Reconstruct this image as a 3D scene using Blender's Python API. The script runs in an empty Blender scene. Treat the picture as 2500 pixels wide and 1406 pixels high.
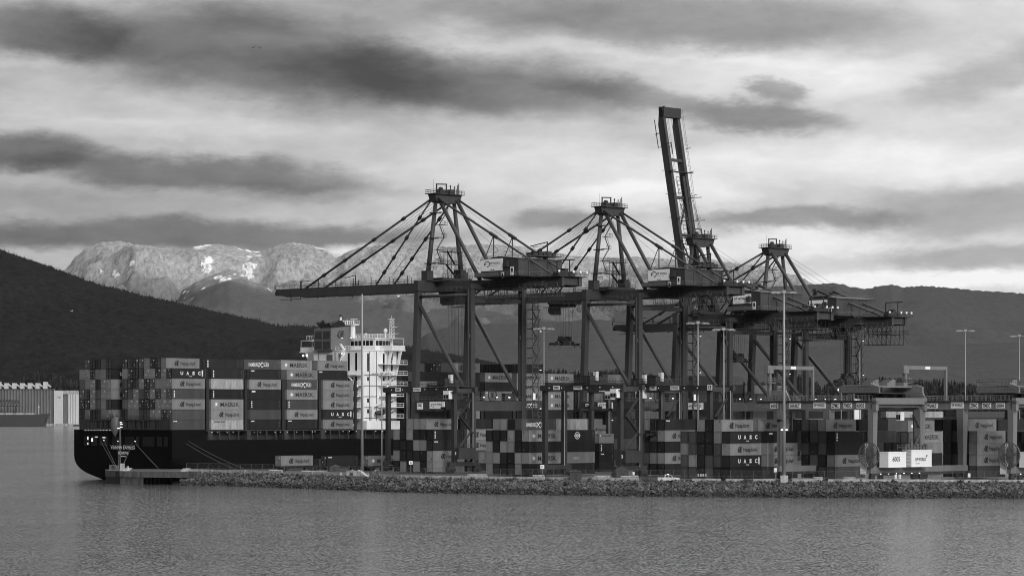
import bpy, math, random
from mathutils import Vector, noise
random.seed(7)
R = math.radians
S = bpy.context.scene
COL = S.collection
HC = 19.3            # camera height above the water
HOR = 1010.0         # horizon row in the 2500 px photograph
FP = 7000.0          # focal length in those pixels
def PX(x, Y): return (x-1250)/FP*Y
def PZ(y, Y): return HC+(HOR-y)/FP*Y
ANG = R(46); CU, SU = math.cos(ANG), math.sin(ANG)      # quay direction
def loc(X0, Y0, dx, dy): return (X0+CU*dx-SU*dy, Y0+SU*dx+CU*dy)
SX, SY = PX(420, 815), 815.0                            # ship's stern corner
def Q(a, c): return loc(SX, SY, a, c)
GZ = 3.4
# ------------------------------------------------------------ materials
MATS = {}
def nd(nt, t, **k):
    n = nt.nodes.new(t)
    for a, b in k.items():
        if a.startswith('i_'):
            n.inputs[a[2:].replace('_', ' ')].default_value = b
        else: setattr(n, a, b)
    return n
def mat(name, v, rough=.55, metal=0.0, dirt=.25, dscale=.6, streak=False, rand=0.0, island=0.0, emit=0.0, spec=.5):
    if name in MATS: return MATS[name]
    m = bpy.data.materials.new(name); m.use_nodes = True; nt = m.node_tree; L = nt.links
    b = nt.nodes['Principled BSDF']; b.inputs['Roughness'].default_value = rough
    b.inputs['Metallic'].default_value = metal; b.inputs['Specular IOR Level'].default_value = spec
    tc = nd(nt, 'ShaderNodeTexCoord')
    mp = nd(nt, 'ShaderNodeMapping'); mp.inputs['Scale'].default_value = (dscale, dscale, dscale*(.22 if streak else 1))
    L.new(tc.outputs['Object'], mp.inputs['Vector'])
    no = nd(nt, 'ShaderNodeTexNoise', i_Scale=1.6, i_Detail=6.0, i_Roughness=.65); L.new(mp.outputs[0], no.inputs['Vector'])
    mr = nd(nt, 'ShaderNodeMapRange'); mr.inputs['From Min'].default_value=.3; mr.inputs['From Max'].default_value=.7
    mr.inputs['To Min'].default_value = 1-dirt; mr.inputs['To Max'].default_value = 1+dirt*.4
    L.new(no.outputs['Fac'], mr.inputs['Value'])
    mul = nd(nt, 'ShaderNodeMath', operation='MULTIPLY'); mul.inputs[1].default_value = v; L.new(mr.outputs[0], mul.inputs[0])
    last = mul.outputs[0]
    if rand or island:
        if island: src = nd(nt, 'ShaderNodeNewGeometry').outputs['Random Per Island']; amt = island
        else: src = nd(nt, 'ShaderNodeObjectInfo').outputs['Random']; amt = rand
        m2 = nd(nt, 'ShaderNodeMapRange'); m2.inputs['To Min'].default_value = 1-amt; m2.inputs['To Max'].default_value = 1+amt
        L.new(src, m2.inputs['Value'])
        m3 = nd(nt, 'ShaderNodeMath', operation='MULTIPLY'); L.new(last, m3.inputs[0]); L.new(m2.outputs[0], m3.inputs[1]); last = m3.outputs[0]
    cc = nd(nt, 'ShaderNodeCombineColor')
    for i in range(3): L.new(last, cc.inputs[i])
    L.new(cc.outputs[0], b.inputs['Base Color'])
    if emit:
        b.inputs['Emission Color'].default_value = (1, 1, 1, 1); b.inputs['Emission Strength'].default_value = emit
    if emit: m.cycles.emission_sampling = 'NONE'
    MATS[name] = m; return m
mat('paint_dark', .014, spec=.25, rand=.35, streak=True, dirt=.4); mat('paint_mid', .058, spec=.3, rand=.25, streak=True, dirt=.3)
mat('paint_light', .19, rand=.16, streak=True, dirt=.25); mat('paint_pale', .30, rand=.15, streak=True, dirt=.45, dscale=.9)
mat('door_metal', .09, rand=.3); mat('white_label', .75, dirt=.1); mat('black_ink', .012, dirt=.1)
mat('grey_ink', .035, dirt=.1)
mat('hull_black', .004, rough=.6, dirt=.4, dscale=.15, spec=.1); mat('ship_grey', .035, dirt=.4); mat('ship_dark', .015, dirt=.4)
mat('ship_white', .8, dirt=.14, streak=True, dscale=.5); mat('funnel_paint', .14, dirt=.15); mat('plain_black', .006)
mat('glass_dark', .01, rough=.1, dirt=0); mat('crane_blue', .046, dirt=.3, dscale=.35, streak=True, spec=.4); mat('crane_dark', .02, dirt=.3)
mat('crane_steel', .11, dirt=.3); mat('cable', .02, dirt=0); mat('sign_white', .82, dirt=.06)
mat('gantry_dark', .034, dirt=.3, streak=True); mat('gantry_pale', .17, dirt=.2, streak=True); mat('pole_steel', .30, dirt=.2, streak=True, metal=.2)
mat('lamp_glow', .9, emit=3.5); mat('lamp_soft', .9, emit=.9); mat('concrete', .38, dirt=.5, dscale=.5, streak=True); mat('concrete_dark', .05, dirt=.4, streak=True)
mat('dock_concrete', .10, dirt=.7, dscale=.7, streak=True); mat('asphalt', .05, dirt=.4); mat('rock', .078, island=.95, dirt=.5, dscale=1.2, rough=.9); mat('rock_wet', .010, dirt=.4, rough=.6)
mat('silo_grey', .13, dirt=.35, dscale=.06, streak=True); mat('silo_white', .5, dirt=.12, dscale=.1, streak=True)
mat('leaf_dark', .022, island=.5, dirt=.3, rough=.9, spec=.05); mat('rope', .2, dirt=.2); mat('tyre', .012); mat('truck_white', .7, dirt=.05, rough=.3)
mat('shrub', .05, island=.5, rough=.9); mat('feather', .02)
# ------------------------------------------------------------ mesh builder
class MB:
    def __init__(s): s.v = []; s.f = []; s.m = []
    def box(s, x0, x1, y0, y1, z0, z1, m=0):
        n = len(s.v); s.v += [(x0,y0,z0),(x1,y0,z0),(x1,y1,z0),(x0,y1,z0),(x0,y0,z1),(x1,y0,z1),(x1,y1,z1),(x0,y1,z1)]
        s.f += [(n,n+3,n+2,n+1),(n+4,n+5,n+6,n+7),(n,n+1,n+5,n+4),(n+1,n+2,n+6,n+5),(n+2,n+3,n+7,n+6),(n+3,n,n+4,n+7)]; s.m += [m]*6; return s
    def beam(s, p, q, w, h=None, m=0, w2=None, h2=None):
        h = h or w; w2 = w2 or w; h2 = h2 or h
        p = Vector(p); q = Vector(q); d = (q-p).normalized()
        up = Vector((0,0,1)) if abs(d.z) < .93 else Vector((0,1,0))
        sd = d.cross(up).normalized(); u2 = sd.cross(d).normalized(); n = len(s.v)
        for c, ww, hh in ((p, w, h), (q, w2, h2)):
            for i, j in ((-1,-1),(1,-1),(1,1),(-1,1)): s.v.append(tuple(c+sd*(i*ww/2)+u2*(j*hh/2)))
        s.f += [(n,n+1,n+2,n+3),(n+7,n+6,n+5,n+4),(n,n+4,n+5,n+1),(n+1,n+5,n+6,n+2),(n+2,n+6,n+7,n+3),(n+3,n+7,n+4,n)]; s.m += [m]*6; return s
    def tube(s, p, q, r, n=8, m=0, r2=None):
        r2 = r if r2 is None else r2
        p = Vector(p); q = Vector(q); d = (q-p).normalized()
        up = Vector((0,0,1)) if abs(d.z) < .9 else Vector((1,0,0))
        a = d.cross(up).normalized(); b = a.cross(d); k = len(s.v)
        for c, rr in ((p, r), (q, r2)):
            for i in range(n):
                t = 2*math.pi*i/n; s.v.append(tuple(c+a*(math.cos(t)*rr)+b*(math.sin(t)*rr)))
        for i in range(n):
            j = (i+1) % n; s.f.append((k+i,k+n+i,k+n+j,k+j)); s.m.append(m)
        s.f.append(tuple(range(k,k+n))); s.f.append(tuple(range(k+2*n-1,k+n-1,-1))); s.m += [m,m]; return s
    def path(s, pts, r, n=5, m=0):
        for a, b in zip(pts, pts[1:]): s.tube(a, b, r, n, m)
        return s
    def prism(s, pts, ax, a0, a1, m=0):
        """polygon pts (2D) extruded along axis ax from a0 to a1"""
        n = len(s.v); k = len(pts)
        def mk(p, t): return {'x': (t,p[0],p[1]), 'y': (p[0],t,p[1]), 'z': (p[0],p[1],t)}[ax]
        s.v += [mk(p, a0) for p in pts]+[mk(p, a1) for p in pts]
        s.f.append(tuple(range(n,n+k))); s.f.append(tuple(range(n+2*k-1,n+k-1,-1)))
        for i in range(k):
            j = (i+1) % k; s.f.append((n+i,n+k+i,n+k+j,n+j))
        s.m += [m]*(k+2); return s
    def rail(s, pts, h=1.1, step=2.0, r=.05, m=0, n=4, mid=True):
        for a, b in zip(pts, pts[1:]):
            a = Vector(a); b = Vector(b); u = Vector((0,0,h))
            s.tube(a+u, b+u, r, n, m)
            if mid: s.tube(a+u*.5, b+u*.5, r*.8, n, m)
            k = max(1, round((b-a).length/step))
            for i in range(k+1):
                c = a.lerp(b, i/k); s.tube(c, c+u, r, n, m)
        return s
    def ball(s, c, rx, ry=None, rz=None, n=10, k=6, m=0):
        ry = ry or rx; rz = rz or rx; b = len(s.v)
        for i in range(k+1):
            ph = math.pi*i/k
            for j in range(n):
                t = 2*math.pi*j/n
                s.v.append((c[0]+rx*math.sin(ph)*math.cos(t), c[1]+ry*math.sin(ph)*math.sin(t), c[2]+rz*math.cos(ph)))
        for i in range(k):
            for j in range(n):
                j2 = (j+1) % n; s.f.append((b+i*n+j, b+(i+1)*n+j, b+(i+1)*n+j2, b+i*n+j2)); s.m.append(m)
        return s
    def mesh(s, name, mats, dz=0.0, smooth=False):
        me = bpy.data.meshes.new(name)
        me.from_pydata([(a,b,c+dz) for a,b,c in s.v] if dz else s.v, [], s.f)
        for k in ([mats] if isinstance(mats, str) else mats): me.materials.append(MATS[k])
        if len(me.materials) > 1: me.polygons.foreach_set('material_index', s.m)
        if smooth: me.polygons.foreach_set('use_smooth', [True]*len(s.f))
        me.update(); return me
    def build(s, name, mats, parent=None, dz=0.0, smooth=False, loc=None, rz=None):
        o = bpy.data.objects.new(name, s.mesh(name, mats, dz, smooth)); COL.objects.link(o)
        if parent: o.parent = parent
        if loc: o.location = loc
        if rz is not None: o.rotation_euler.z = rz
        return o
def tag(o, label=None, cat=None, group=None, kind=None):
    if label: o['label'] = label
    if cat: o['category'] = cat
    if group: o['group'] = group
    if kind: o['kind'] = kind
    return o
def empty(name, l, rz, label, cat, group=None):
    o = bpy.data.objects.new(name, None); COL.objects.link(o); o.location = l; o.rotation_euler.z = rz
    return tag(o, label, cat, group)
KIDS = {}
def copy_tree(o, parent=None):
    c = o.copy(); COL.objects.link(c); c.parent = parent
    for ch in [x for x in COL.objects if x.parent == o]: copy_tree(ch, c)
    return c
# ------------------------------------------------------------ lettering
_tx = {}
def glyphs(txt, bold=.0):
    if (txt, bold) in _tx: return _tx[(txt, bold)]
    cu = bpy.data.curves.new('t', 'FONT'); cu.body = txt; cu.offset = bold; cu.resolution_u = 2
    o = bpy.data.objects.new('t', cu); COL.objects.link(o)
    bpy.context.view_layer.update()
    me = bpy.data.meshes.new_from_object(o.evaluated_get(bpy.context.evaluated_depsgraph_get()))
    vs = [(v.co.x, v.co.y) for v in me.vertices]; fs = [tuple(p.vertices) for p in me.polygons]
    bpy.data.objects.remove(o); bpy.data.curves.remove(cu); bpy.data.meshes.remove(me)
    x0 = min(v[0] for v in vs); x1 = max(v[0] for v in vs); y0 = min(v[1] for v in vs); y1 = max(v[1] for v in vs)
    vs = [((v[0]-x0)/(x1-x0), (v[1]-y0)/(y1-y0)) for v in vs]
    _tx[(txt, bold)] = (vs, fs); return _tx[(txt, bold)]
_fm = {}
def flat(key, vs, fs, w, h, plane, mt, name, parent, at, label=None):
    """a flat mark (unit square coordinates) of size w x h; plane 'side' faces -y, 'end' faces -x"""
    k = (key, round(w,3), round(h,3), plane, mt)
    if k not in _fm:
        if plane == 'side': V = [(a*w, 0, b*h) for a, b in vs]
        else: V = [(0, -a*w, b*h) for a, b in vs]
        me = bpy.data.meshes.new(name); me.from_pydata(V, [], fs); me.materials.append(MATS[mt]); me.update(); _fm[k] = me
    o = bpy.data.objects.new(name, _fm[k]); COL.objects.link(o); o.parent = parent; o.location = at
    if label: o['label'] = label
    return o
def text(txt, w, h, plane, mt, parent, at, bold=.02, name='lettering'):
    vs, fs = glyphs(txt, bold); return flat('t'+txt+str(bold), vs, fs, w, h, plane, mt, name, parent, at)
def shape(key, polys, w, h, plane, mt, parent, at, name='emblem'):
    vs = []; fs = []
    for p in polys:
        n = len(vs); vs += p; fs.append(tuple(range(n, n+len(p))))
    return flat(key, vs, fs, w, h, plane, mt, name, parent, at)
ORANGE_MARK = [[(.30,1),(.52,1),(.24,.52),(.52,.0),(.22,.0),(0,.42)], [(.62,1),(.97,1),(.80,.66),(1,.66),(.86,.46),(.72,.46),(.95,.0),(.62,.0),(.36,.5)]]
STAR = [[(.5+.5*(1 if i%2==0 else .38)*math.sin(math.pi*i/7), .5+.5*(1 if i%2==0 else .38)*math.cos(math.pi*i/7)) for i in range(14)]]
def ring(r0, r1, a0=0, a1=360, cx=.5, cy=.5, n=20):
    out = []
    for i in range(n):
        p = R(a0+(a1-a0)*i/n); q = R(a0+(a1-a0)*(i+1)/n)
        out.append([(cx+r0*math.cos(p),cy+r0*math.sin(p)),(cx+r1*math.cos(p),cy+r1*math.sin(p)),(cx+r1*math.cos(q),cy+r1*math.sin(q)),(cx+r0*math.cos(q),cy+r0*math.sin(q))])
    return out
BIRD = [[(0,.98),(.30,.88),(.56,.56),(.44,.44)], [(.44,.62),(.56,.44),(1,.06),(.72,.0)], [(.0,.02),(.16,.10),(.80,.86),(1,.72),(.98,.98),(.66,.98)]]
SWOOSH = ring(.34,.46,-60,215,.55,.5,16)+[[(0,.36),(.25,.52),(.62,.62),(.3,.40)], [(.45,.05),(.95,.3),(.7,.02)]]
def rects(lst): return [[(a,c),(b,c),(b,d),(a,d)] for a,b,c,d in lst]
TICKS = rects([(0,.3,.0,.18),(0,.3,.3,.5),(0,.3,.62,.75),(0,.3,.85,1)])
# ------------------------------------------------------------ containers
CL, CWID = 12.19, 2.44
TONE = {'D': 'paint_dark', 'M': 'paint_mid', 'L': 'paint_light', 'W': 'paint_pale'}
TWORD = {'D': 'dark', 'M': 'mid-grey', 'L': 'light grey', 'W': 'pale'}
_cm = {}
def body_mesh(t, L, h):
    if (t, L, h) in _cm: return _cm[(t, L, h)]
    b = MB(); p = .16; n = 34 if L > 8 else 18; w = CWID
    for x in (0, L-p):
        for y in (0, w-p): b.box(x, x+p, y, y+p, 0, h)
    for y in (0, w-p):
        b.box(p, L-p, y, y+p, 0, .16); b.box(p, L-p, y, y+p, h-.14, h)
    for x in (0, L-p): b.box(x, x+p, p, w-p, 0, .16); b.box(x, x+p, p, w-p, h-.14, h)
    st = (L-2*p)/n                                     # corrugated long sides
    for sy in (0, 1):
        ys = (.03, .075) if sy == 0 else (w-.03, w-.075); pts = []
        for i in range(n):
            x = p+i*st; pts += [(x, ys[0]), (x+st*.3, ys[0]), (x+st*.5, ys[1]), (x+st*.8, ys[1])]
        pts.append((L-p, ys[0])); k = len(b.v)
        for x, y in pts: b.v += [(x, y, .16), (x, y, h-.14)]
        for i in range(len(pts)-1):
            a = k+2*i; b.f.append((a, a+2, a+3, a+1) if sy == 0 else (a+1, a+3, a+2, a)); b.m.append(0)
    for sx in (0, 1):
        xs = (.03, .075) if sx == 0 else (L-.03, L-.075); st2 = (w-2*p)/8; pts = []
        for i in range(8):
            y = p+i*st2; pts += [(xs[0], y), (xs[0], y+st2*.3), (xs[1], y+st2*.5), (xs[1], y+st2*.8)]
        pts.append((xs[0], w-p)); k = len(b.v)
        for x, y in pts: b.v += [(x, y, .16), (x, y, h-.14)]
        for i in range(len(pts)-1):
            a = k+2*i; b.f.append((a+1, a+3, a+2, a) if sx == 0 else (a, a+2, a+3, a+1)); b.m.append(0)
    b.box(p, L-p, p, w-p, h-.06, h-.02); b.box(p, L-p, p, w-p, .02, .06)
    _cm[(t, L, h)] = b.mesh('container', TONE[t]); return _cm[(t, L, h)]
def _door(kind, h):
    b = MB(); w = CWID
    for y in (.42, .86, 1.58, 2.02): b.tube((-.05, y, .12), (-.05, y, h-.1), .035, 4)
    for z in (.45, h*.5, h-.45): b.box(-.035, 0, .2, 1.18, z, z+.06); b.box(-.035, 0, 1.26, 2.24, z, z+.06)
    if kind == 1:
        b.box(-.08, -.06, .3, .75, h-.75, h-.45, 1); b.box(-.08, -.06, 1.6, 1.8, .9, 1.2, 1)
    if kind == 2: b.box(-.08, -.06, 1.4, 1.6, h-.6, h-.35, 1); b.box(-.08, -.06, .35, .5, .5, .7, 1); b.box(-.08,-.06,.8,.95,1.2,1.45,1)
    return b.mesh('door_end', ['door_metal', 'white_label'])
DOORS = {}
def marks(o, d, L, h, dark):
    """writing on the long side that faces the camera"""
    y = -.012; s = h/2.9
    if d == 'HL':
        shape('mark', ORANGE_MARK, 1.75, 1.45*s, 'side', 'black_ink', o, (3.0, y, .72*s))
        text('Hapag-Lloyd', 5.2, 1.35*s, 'side', 'black_ink', o, (5.3, y, .62*s), .012)
    elif d == 'HL20':
        shape('mark', ORANGE_MARK, 1.0, 1.0, 'side', 'black_ink', o, (.9, y, .8)); text('Hapag-Lloyd', 3.2, .8, 'side', 'black_ink', o, (2.2, y, .75), .012)
    elif d == 'MK':
        shape('star', STAR, 1.5, 1.5*s, 'side', 'white_label', o, (1.2, y, .7*s)); text('MAERSK', 7.0, 1.25*s, 'side', 'black_ink', o, (3.5, y, .8*s), .007)
    elif d == 'ML':
        shape('star', STAR, .6, .6*s, 'side', 'white_label', o, (.3, y, 2.0*s)); text('MAERSK LINE', 4.0, .4*s, 'side', 'black_ink', o, (1.1, y, 2.1*s), .02)
    elif d == 'HS':
        text('HAMBURG', 3.8, 1.1*s, 'side', 'white_label', o, (1.9, y, .85*s), .01); shape('bird', BIRD, 1.9, 1.6*s, 'side', 'white_label', o, (5.6, y, .55*s)); text('SÜD', 2.1, 1.35*s, 'side', 'white_label', o, (7.6, y, .85*s), .01)
    elif d in ('UA', 'UA2'):
        for i, c in enumerate('UASC'): text(c, .95, 1.0*s, 'side', 'white_label', o, (3.2+i*2.15, y, 1.0*s), .03)
        text('vessel', 1.0, .2, 'side', 'white_label', o, (6.2, y, .55*s), .0) if False else None
        shape('dash', rects([(0,.2,0,1),(.27,.55,0,1),(.62,1,0,1)]), 1.1, .16, 'side', 'white_label', o, (6.3, y, .52*s), 'small_print')
        if d == 'UA2': shape('bar', rects([(0,1,0,.18),(0,1,.22,1)]), .45, 1.7*s, 'side', 'white_label', o, (11.0, y, .7*s), 'label_strip')
    elif d == 'CO':
        shape('globe', ring(.42,.5)+ring(.2,.26), 2.0, 1.9*s, 'side', 'white_label', o, (4.3, y, .5*s)); text('COSCO', 2.3, .55*s, 'side', 'white_label', o, (4.15, y-.01, 1.2*s), .03)
    elif d == 'T1': shape('ticks', TICKS, 1.4, 1.9*s, 'side', 'white_label', o, (.7, y, .5*s), 'code_letters')
    elif d == 'T2':
        shape('dash2', rects([(0,.2,0,1),(.27,.55,0,1),(.62,1,0,1)]), 1.3, .3, 'side', 'white_label', o, (.6, y, 2.3*s), 'code_letters')
    elif d == 'T3': shape('lab', rects([(0,1,0,1)]), 1.4, .4, 'side', 'white_label', o, (.9, y, 2.1*s), 'label_strip')
    elif d == 'T4': shape('lab2', rects([(0,1,0,1)]), 2.4, .8, 'side', 'paint_pale', o, (3.5, y, .9*s), 'patch')
    if d and d not in ('T3', 'HL20') and dark and random.random() < .8:
        shape('code', rects([(0,.4,.0,.1),(.5,.9,.2,.3),(0,.6,.45,.55),(.2,.9,.65,.72),(0,.7,.85,1)]), .5, 1.9*s, 'side', 'door_metal', o, (L-.9, y, .45*s), 'code_letters')
DW = {'HL': 'dark lettering', 'HL20': 'small dark lettering', 'MK': 'white star and capitals', 'ML': 'small star lettering', 'HS': 'white bird emblem', 'UA': 'four white capitals', 'UA2': 'white capitals and strip',
      'CO': 'round white emblem', 'T1': 'white code letters', 'T2': 'small white code', 'T3': 'white label strip', 'T4': 'faded patch', '': 'plain side', None: ''}
NCON = 0
HIDDEN = set([101, 131, 145, 146, 148, 149, 151, 158, 164, 184, 186, 264, 265, 266, 267, 274, 275, 276, 277, 350, 361, 362, 363, 366, 367, 368, 394, 395, 396, 399, 400, 401, 403, 404, 405, 406, 409, 410, 411])          # boxes the photograph shows nothing of
MASSED = set([2, 16, 31, 73, 74, 75, 76, 77, 79, 80, 81, 88, 89, 90, 91, 92, 93, 94, 95, 96, 97, 98, 99, 100, 104, 106, 113, 115, 122, 124, 139, 140, 142, 143, 147, 153, 156, 157, 160, 161, 162, 166, 169, 171, 173, 174, 175, 176, 177, 178, 191, 223, 272, 273, 281, 290, 293, 294, 343, 344, 351, 352, 358, 360, 365, 369, 376, 380, 384, 386, 387, 388, 391, 392, 393, 397, 398, 402, 407, 408])         # the smallest slivers: one object
MASS = MB()
def container(t, x, y, z, label, group, d=None, door=None, L=CL, h=2.9, rz=ANG):
    global NCON; NCON += 1
    if NCON-1 in HIDDEN: return None
    if NCON-1 in MASSED:
        mi = 'DMLW'.index(t); n0 = len(MASS.v); MASS.box(0, L, 0, CWID, 0, h-.02, mi)
        for yy in (.4, .85, 1.6, 2.0): MASS.box(-.05, 0, yy, yy+.06, .1, h-.1, 4)
        for i in range(24): MASS.box(.2+i*(L-.4)/24, .2+(i+.5)*(L-.4)/24, -.03, 0, .15, h-.15, mi)
        for i in range(n0, len(MASS.v)):
            p = MASS.v[i]; q = loc(x, y, p[0], p[1]); MASS.v[i] = (q[0], q[1], p[2]+z)
        return None
    o = bpy.data.objects.new('container', body_mesh(t, L, h)); COL.objects.link(o)
    o.location = (x, y, z); o.rotation_euler.z = rz; tag(o, label, 'container', group)
    if d: marks(o, d, L, h, t in 'DM')
    if door is not None:
        if (door, h) not in DOORS: DOORS[(door, h)] = _door(door, h)
        c = bpy.data.objects.new('door_end', DOORS[(door, h)]); COL.objects.link(c); c.parent = o
    return o
ONUM = ['zero','first','second','third','fourth','fifth','sixth','seventh','eighth','ninth','tenth','eleventh','twelfth','thirteenth','fourteenth','fifteenth','sixteenth','seventeenth','eighteenth']
TIERH = 2.93; DECK = 14.75
# stern bay: end faces, rows 0 (port) .. 16 (starboard); top tier first
ENDS = ['.MDDMD..DDDMLDDL.', 'LLDLLD..LDDDLLDLD', 'MLLDLL..MDDLDMLLL', 'MDLMLL..DMLMDLDLM', 'DDLMLD..MLLDDDLLL', 'DLDDLL..DLLDDLLDM', 'DDMDDD..DMDDDMDDM']
SIDE1 = ['HL', 'UA2', 'HL', 'T1', 'HL', '', 'T2']
GAPSIDE = ['', 'UA', 'HL', 'HL', '', '', '']
RP = 2.515
def shipbox(bay, row, tier, t, d, label, door=None, h=2.9):
    a = bay*14.5; c = (16-row)*RP+.1
    x, y = Q(a, c); return container(t, x, y, DECK+tier*TIERH, label, 'containers stacked on the ship', d, door)
for k, line in enumerate(ENDS):
    tier = 6-k; pr = [i for i, ch in enumerate(line) if ch != '.']
    for i in pr:
        last = i == pr[-1]; d = SIDE1[k] if last else (GAPSIDE[k] if i == 5 else None)
        grp = 'left' if i < 6 else 'right'; n = (i if line[0] != '.' else i-1)+1 if i < 6 else i-7
        lab = f'{TWORD[line[i]]} container, {ONUM[n]} from left, {ONUM[k+1]} tier down, {grp} stern stack'
        if last: lab = f'{TWORD[line[i]]} container with {DW[d]}, starboard stern corner, {ONUM[k+1]} tier down'
        shipbox(0, i, tier, line[i], d, lab, random.choice([0,0,1,2,1]))
BAYS = {1: [('D','T1'),('D','T1'),('W',''),('D','T1'),('L','MK'),('L','HL'),('W','ML')],
        2: [('M','HS'),('D','T2'),('L','HL'),('D','T3'),('D','T1'),('M',''),('D','T2')],
        3: [('L','MK'),('L','MK'),('M','HS'),('L','MK'),('M','T1'),('L','HL'),('D','T2')],
        4: [('L','HL'),('D','T2'),('L','HL'),('L','HL'),('L','HL'),('D','UA2'),('L','HL')]}
BW = {1: 'second', 2: 'third', 3: 'fourth', 4: 'fifth'}
for b, lst in BAYS.items():
    for k, (t, d) in enumerate(lst):
        row = 15 if (k == 0 or (b == 4 and k == 1)) else 16
        shipbox(b, row, 6-k, t, d, f'{TWORD[t]} container with {DW[d]}, {ONUM[k+1]} tier down, {BW[b]} bay from the stern', 0)
        if k <= 1: shipbox(b, row-1, 6-k, random.choice('DLM'), None, f'container one row behind the outer one, {ONUM[k+1]} tier down, {BW[b]} bay', 0) if row == 16 or k == 0 else None
# forward bays beyond the deckhouse (start a, tiers, {tier from top: (tone, mark)}, end rows shown)
FWD = [(97.9, 6, 16, [('D',''),('L','HL'),('D',''),('D','T2'),('M','HL'),('D','')], 3),
       (112.4, 7, 16, [('L','HL'),('D',''),('D','T2'),('M',''),('D',''),('L','HL'),('D','')], 7),
       (126.9, 6, 16, [('L','MK'),('D',''),('L','T2'),('D',''),('D',''),('D','')], 2),
       (141.4, 7, 16, [('D',''),('L','MK'),('L','MK'),('L','MK'),('M','HS'),('D','T2'),('D','')], 7),
       (155.9, 6, 16, [('L','MK'),('D',''),('L','MK'),('L','MK'),('D',''),('D','')], 2)]
for bi, (a, nt, row, lst, er) in enumerate(FWD):
    for k, (t, d) in enumerate(lst):
        x, y = Q(a, .1); w = DW[d] if d else 'plain side'
        container(t, x, y, DECK+(nt-1-k)*TIERH, f'{TWORD[t]} container with {w}, {ONUM[k+1]} tier down, {ONUM[bi+1]} bay ahead of deckhouse', 'containers stacked on the ship', d, 0)
        if k == 0 or (bi == 0 and k < 4):
            for j in range(1, er):
                tt = random.choice('DMLDD'); x, y = Q(a, .1+RP*j)
                container(tt, x, y, DECK+(nt-1-k)*TIERH, f'{TWORD[tt]} container end, {ONUM[j+1]} row in, {ONUM[k+1]} tier down, {ONUM[bi+1]} bay ahead of deckhouse'.replace('container end', 'container'), 'containers stacked on the ship', None, random.choice([0,1,2]))
# foremost bays: small, mostly hidden behind the cranes
fb = MB()
for bi, (a, nt) in enumerate([(170.4,5),(184.9,6),(199.4,6),(213.9,6),(228.4,6),(242.9,6),(257.4,5),(271.9,5),(286.4,4),(300.9,3)]):
    inn = max(0, (a-250)*.16)
    for k in range(nt):
        for j in range(0, 12):
            if j > 2 and k < nt-1: continue
            c = .1+inn+RP*j; m = random.choice([0,0,0,1,2,1])
            fb.box(a, a+CL, c, c+CWID, DECK+k*TIERH, DECK+k*TIERH+2.88, m)
            for yy in (.4,.9,1.5,2.0): fb.box(a-.06, a, c+yy, c+yy+.06, DECK+k*TIERH+.1, DECK+k*TIERH+2.8, 3)
o = fb.build('container_mass', ['paint_dark','paint_mid','paint_light','door_metal'], loc=Q(0,0)+(0,), rz=ANG)
tag(o, 'dark rows of containers stacked over the ship bow beyond the cranes', 'containers', None, 'stuff')
# ------------------------------------------------------------ yard stacks
SPARE = {}
def yard(xc, Y, tiers, where, h=2.9, L=CL, bays=(), pitch=2.65, base=GZ, anchor=None):
    X0 = PX(xc, Y); n = len(tiers[0][0]); nt = len(tiers)
    for k, (line, d) in enumerate(tiers):
        pr = [i for i, ch in enumerate(line) if ch != '.']
        for i in pr:
            last = i == pr[-1]; dx = random.uniform(-.08,.08)
            x, y = loc(X0, Y, dx, (n-1-i)*pitch)
            if last: lab = f'{TWORD[line[i]]} container with {DW[d]}, {ONUM[k+1]} tier, {where}'
            else: lab = f'{TWORD[line[i]]} container, {ONUM[pr.index(i)+1]} from left, {ONUM[k+1]} tier, {where}'
            o = container(line[i], x, y, base+(nt-1-k)*(h+.01), lab, 'containers stacked in the yard', d if last else None, None, L, h)
            if o and random.random() < .45:
                shape('tag', rects([(0,1,0,.5),(0,.5,.6,1)]), .3, .5, 'end', 'door_metal', o, (-.005, random.choice([.7,1.9]), random.choice([.5,2.1])), 'label_strip')
    for bi, (dx, lst) in enumerate(bays):
        for k, it in enumerate(lst):
            if not it: continue
            t, d, col = it; x, y = loc(X0, Y, dx, col*pitch)
            container(t, x, y, base+(nt-1-k)*(h+.01), f'{TWORD[t]} container with {DW[d]}, {ONUM[k+1]} tier, {ONUM[bi+2]} bay, {where}', 'containers stacked in the yard', d, None, L, h)
yard(1057, 784, [('.DLLL.', 'HL'), ('LDLDDD', 'T1'), ('DDDLLD', 'T2'), ('LDDDDL', 'HL'), ('DLDLDL', '')], 'leftmost yard block',
     bays=[(13.2, [('D','',1),('L','HL',0),('L','HL',0),('M','',0),('D','',0)])])
yard(1291, 746, [('..LLDM.', 'HS'), ('.DDDLDL', 'MK'), ('.LDLLDD', ''), ('LLLDDLL', 'MK'), ('.LDDDLD', '')], 'block left of centre gantry',
     bays=[(13.3, [('W','',1),('D','CO',0),('D','',0),('L','T4',0),('D','T2',0)])])
yard(1463, 790, [('L', 'ML'), ('D', 'T1'), ('D', 'T2'), ('D', '')], 'short stack at yard centre', h=2.6, L=6.06)
yard(1448, 812, [('L', 'HL20'), ('D', ''), ('M', ''), ('D', ''), ('D', '')], 'short stack behind yard centre', h=2.55, L=6.06)
yard(1486, 823, [('D', 'T2'), ('D', ''), ('M', ''), ('D', ''), ('D', '')], 'dark block behind yard centre', bays=[(12.9, [('D','T2',0),('L','',0),('D','',0),('D','',0),('D','',0)])])
yard(1623, 745, [('LDD', 'T2'), ('DML', 'HL'), ('DDD', ''), ('MLL', 'HL'), ('DDD', '')], 'block between two dark gantries', bays=[(12.9, [('D','T2',0),('D','',0)])])
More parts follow.
